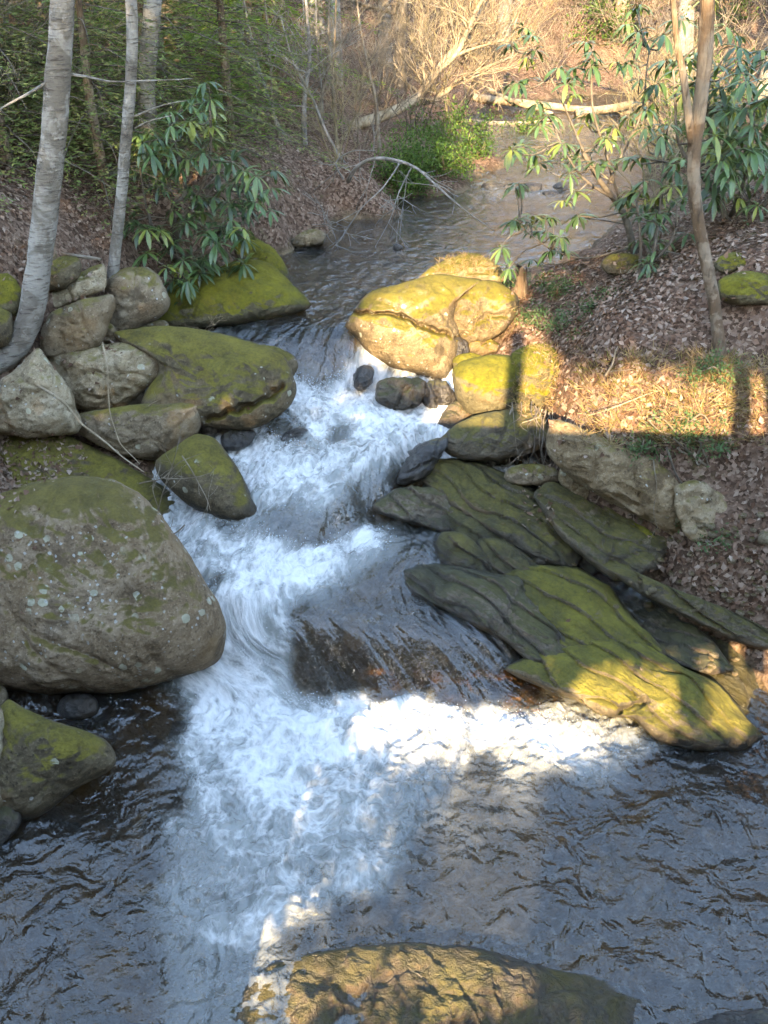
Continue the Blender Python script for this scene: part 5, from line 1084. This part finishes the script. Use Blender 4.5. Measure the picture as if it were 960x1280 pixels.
for x, y, H, rad, lab in [(-6.4, -3.2, 12.6, 2.9, 'leftmost evergreen'), (-3.9, -4.6, 13.6, 3., 'left evergreen'), (-2.6, -6.2, 10., 3.4, 'middle evergreen'), (.7, -8.5, 10.6, 3.4, 'hindmost evergreen'), (1.7, -4.4, 9.0, 2.7, 'right evergreen'), (4.4, -3.4, 8.2, 2.6, 'far right evergreen'), (6.9, -4.8, 9., 2.6, 'rightmost evergreen'), (-9.4, -4.2, 12., 2.7, 'outermost evergreen')]:  # unseen evergreens, crowns cut open where sun should pass
    b = (x, y, min(gz(x, y), 2.2)); t = thing('evergreen_tree', f'dense {lab} on the bank behind the footbridge', 'evergreen tree', b, 'evergreens behind the footbridge')
    mb = MB(); q = curve([np.array(b), np.array(b) + (0, 0, H * .5), np.array(b) + (0, 0, H)], 14); mb.tube(q, np.linspace(.13, .02, len(q)), 9); mb.build('trunk', M['bark'], t)
    n = int(1700 * H); z = r7.uniform(.06, 1, n) ** .8; rr = rad * (1.02 - z ** 2.2) * np.sqrt(r7.uniform(0, 1, n)); a = r7.uniform(0, 6.28, n)
    P = np.stack([x + rr * np.cos(a), y + rr * np.sin(a) * .8, b[2] + .3 + z * (H - b[2] - .1)], -1)
    dY = Y0 - P[:, 1]; u = P[:, 0] + TA * dY; v = P[:, 2] - TE * dY
    wb = .1 * np.stack([noise(P * 2.5), noise(P * 2.5 + 31)], -1)
    lit_ = np.zeros(n, bool)
    for o_ in OPEN: lit_ |= inpoly(u + wb[:, 0], v + wb[:, 1], o_)
    hi = 8.2 + 0 * u; keep = ~lit_ & (v > 3.3) & (((v < hi) & ((v < 8.3) | (noise(P * .9) < .0)) | (r7.uniform(0, 1, n) < .12)))
    P = P[keep]; m = len(P); lv = Leaves(); d = rdir(r7, m); d[:, 2] -= .2
    lv.add(P, d, rdir(r7, m), r7.uniform(.14, .3, m), r7.uniform(.06, .11, m), r7.uniform(0, 1, m)); lv.build('crown', M['hemlock'], t)
for u, zt in ((.02, 4.95), (1.52, 5.), (1.72, 5.), (-2.6, 5.)):  # tall rear posts, added to cast upright bars of shade
    x = u - TA * (Y0 + .5); mb = MB(); box(mb, x - .055, x + .055, -.58, -.464, 2.1, zt - .5); mb.build('post', M['plank'], br, smooth=False)
LOW = np.array([(-.8, 1.48), (-.75, 1.68), (.38, 1.7), (.62, 1.95), (1.2, 1.98), (1.24, 1.6), (1.32, 1.6), (1.33, 2.1), (2.05, 2.1), (2.05, 1.58), (1.25, 1.54), (.95, 1.46), (.45, 1.38), (.4, 1.05), (.3, .84), (-1.05, .8), (-1.05, 1.02), (-.2, 1.08), (-.25, 1.4)])
for x, y, lab in ((-1.2, -2.3, 'left'), (.1, -3.4, 'middle'), (1.2, -2.5, 'right')):  # added unseen bushes, leaves left out where sun should come through
    b = (x, y, -.3); t = thing('shade_bush', f'unseen leafy bush added to shade the stream, {lab} of three behind the footbridge', 'bush', b, 'shade bushes behind the footbridge'); mb = MB()
    for k in range(7): mb.tube(curve([np.array(b), np.array(b) + (r7.uniform(-.5, .5), r7.uniform(-.3, .3), 1.5), np.array(b) + (r7.uniform(-1, 1), r7.uniform(-.4, .4), 3.2)], 9), np.linspace(.016, .004, 9)[:len(curve([np.zeros(3), np.ones(3), np.ones(3) * 2], 9))], 5, False)
    mb.build('stem', M['twig'], t); n = 8000
    P = np.stack([x + r7.normal(size=n) * .75, y + r7.normal(size=n) * .3, r7.uniform(.7, 3.9, n)], -1)
    dY = Y0 - P[:, 1]; u = P[:, 0] + TA * dY; v = P[:, 2] - TE * dY; wb = .05 * np.stack([noise(P * 3), noise(P * 3 + 31)], -1)
    P = P[~inpoly(u + wb[:, 0], v + wb[:, 1], LOW) & (v < 2.3)]; m = len(P); lv = Leaves(); lv.add(P, rdir(r7, m), rdir(r7, m), r7.uniform(.07, .16, m), r7.uniform(.04, .08, m), r7.uniform(0, 1, m)); lv.build('foliage', M['shrub'], t)
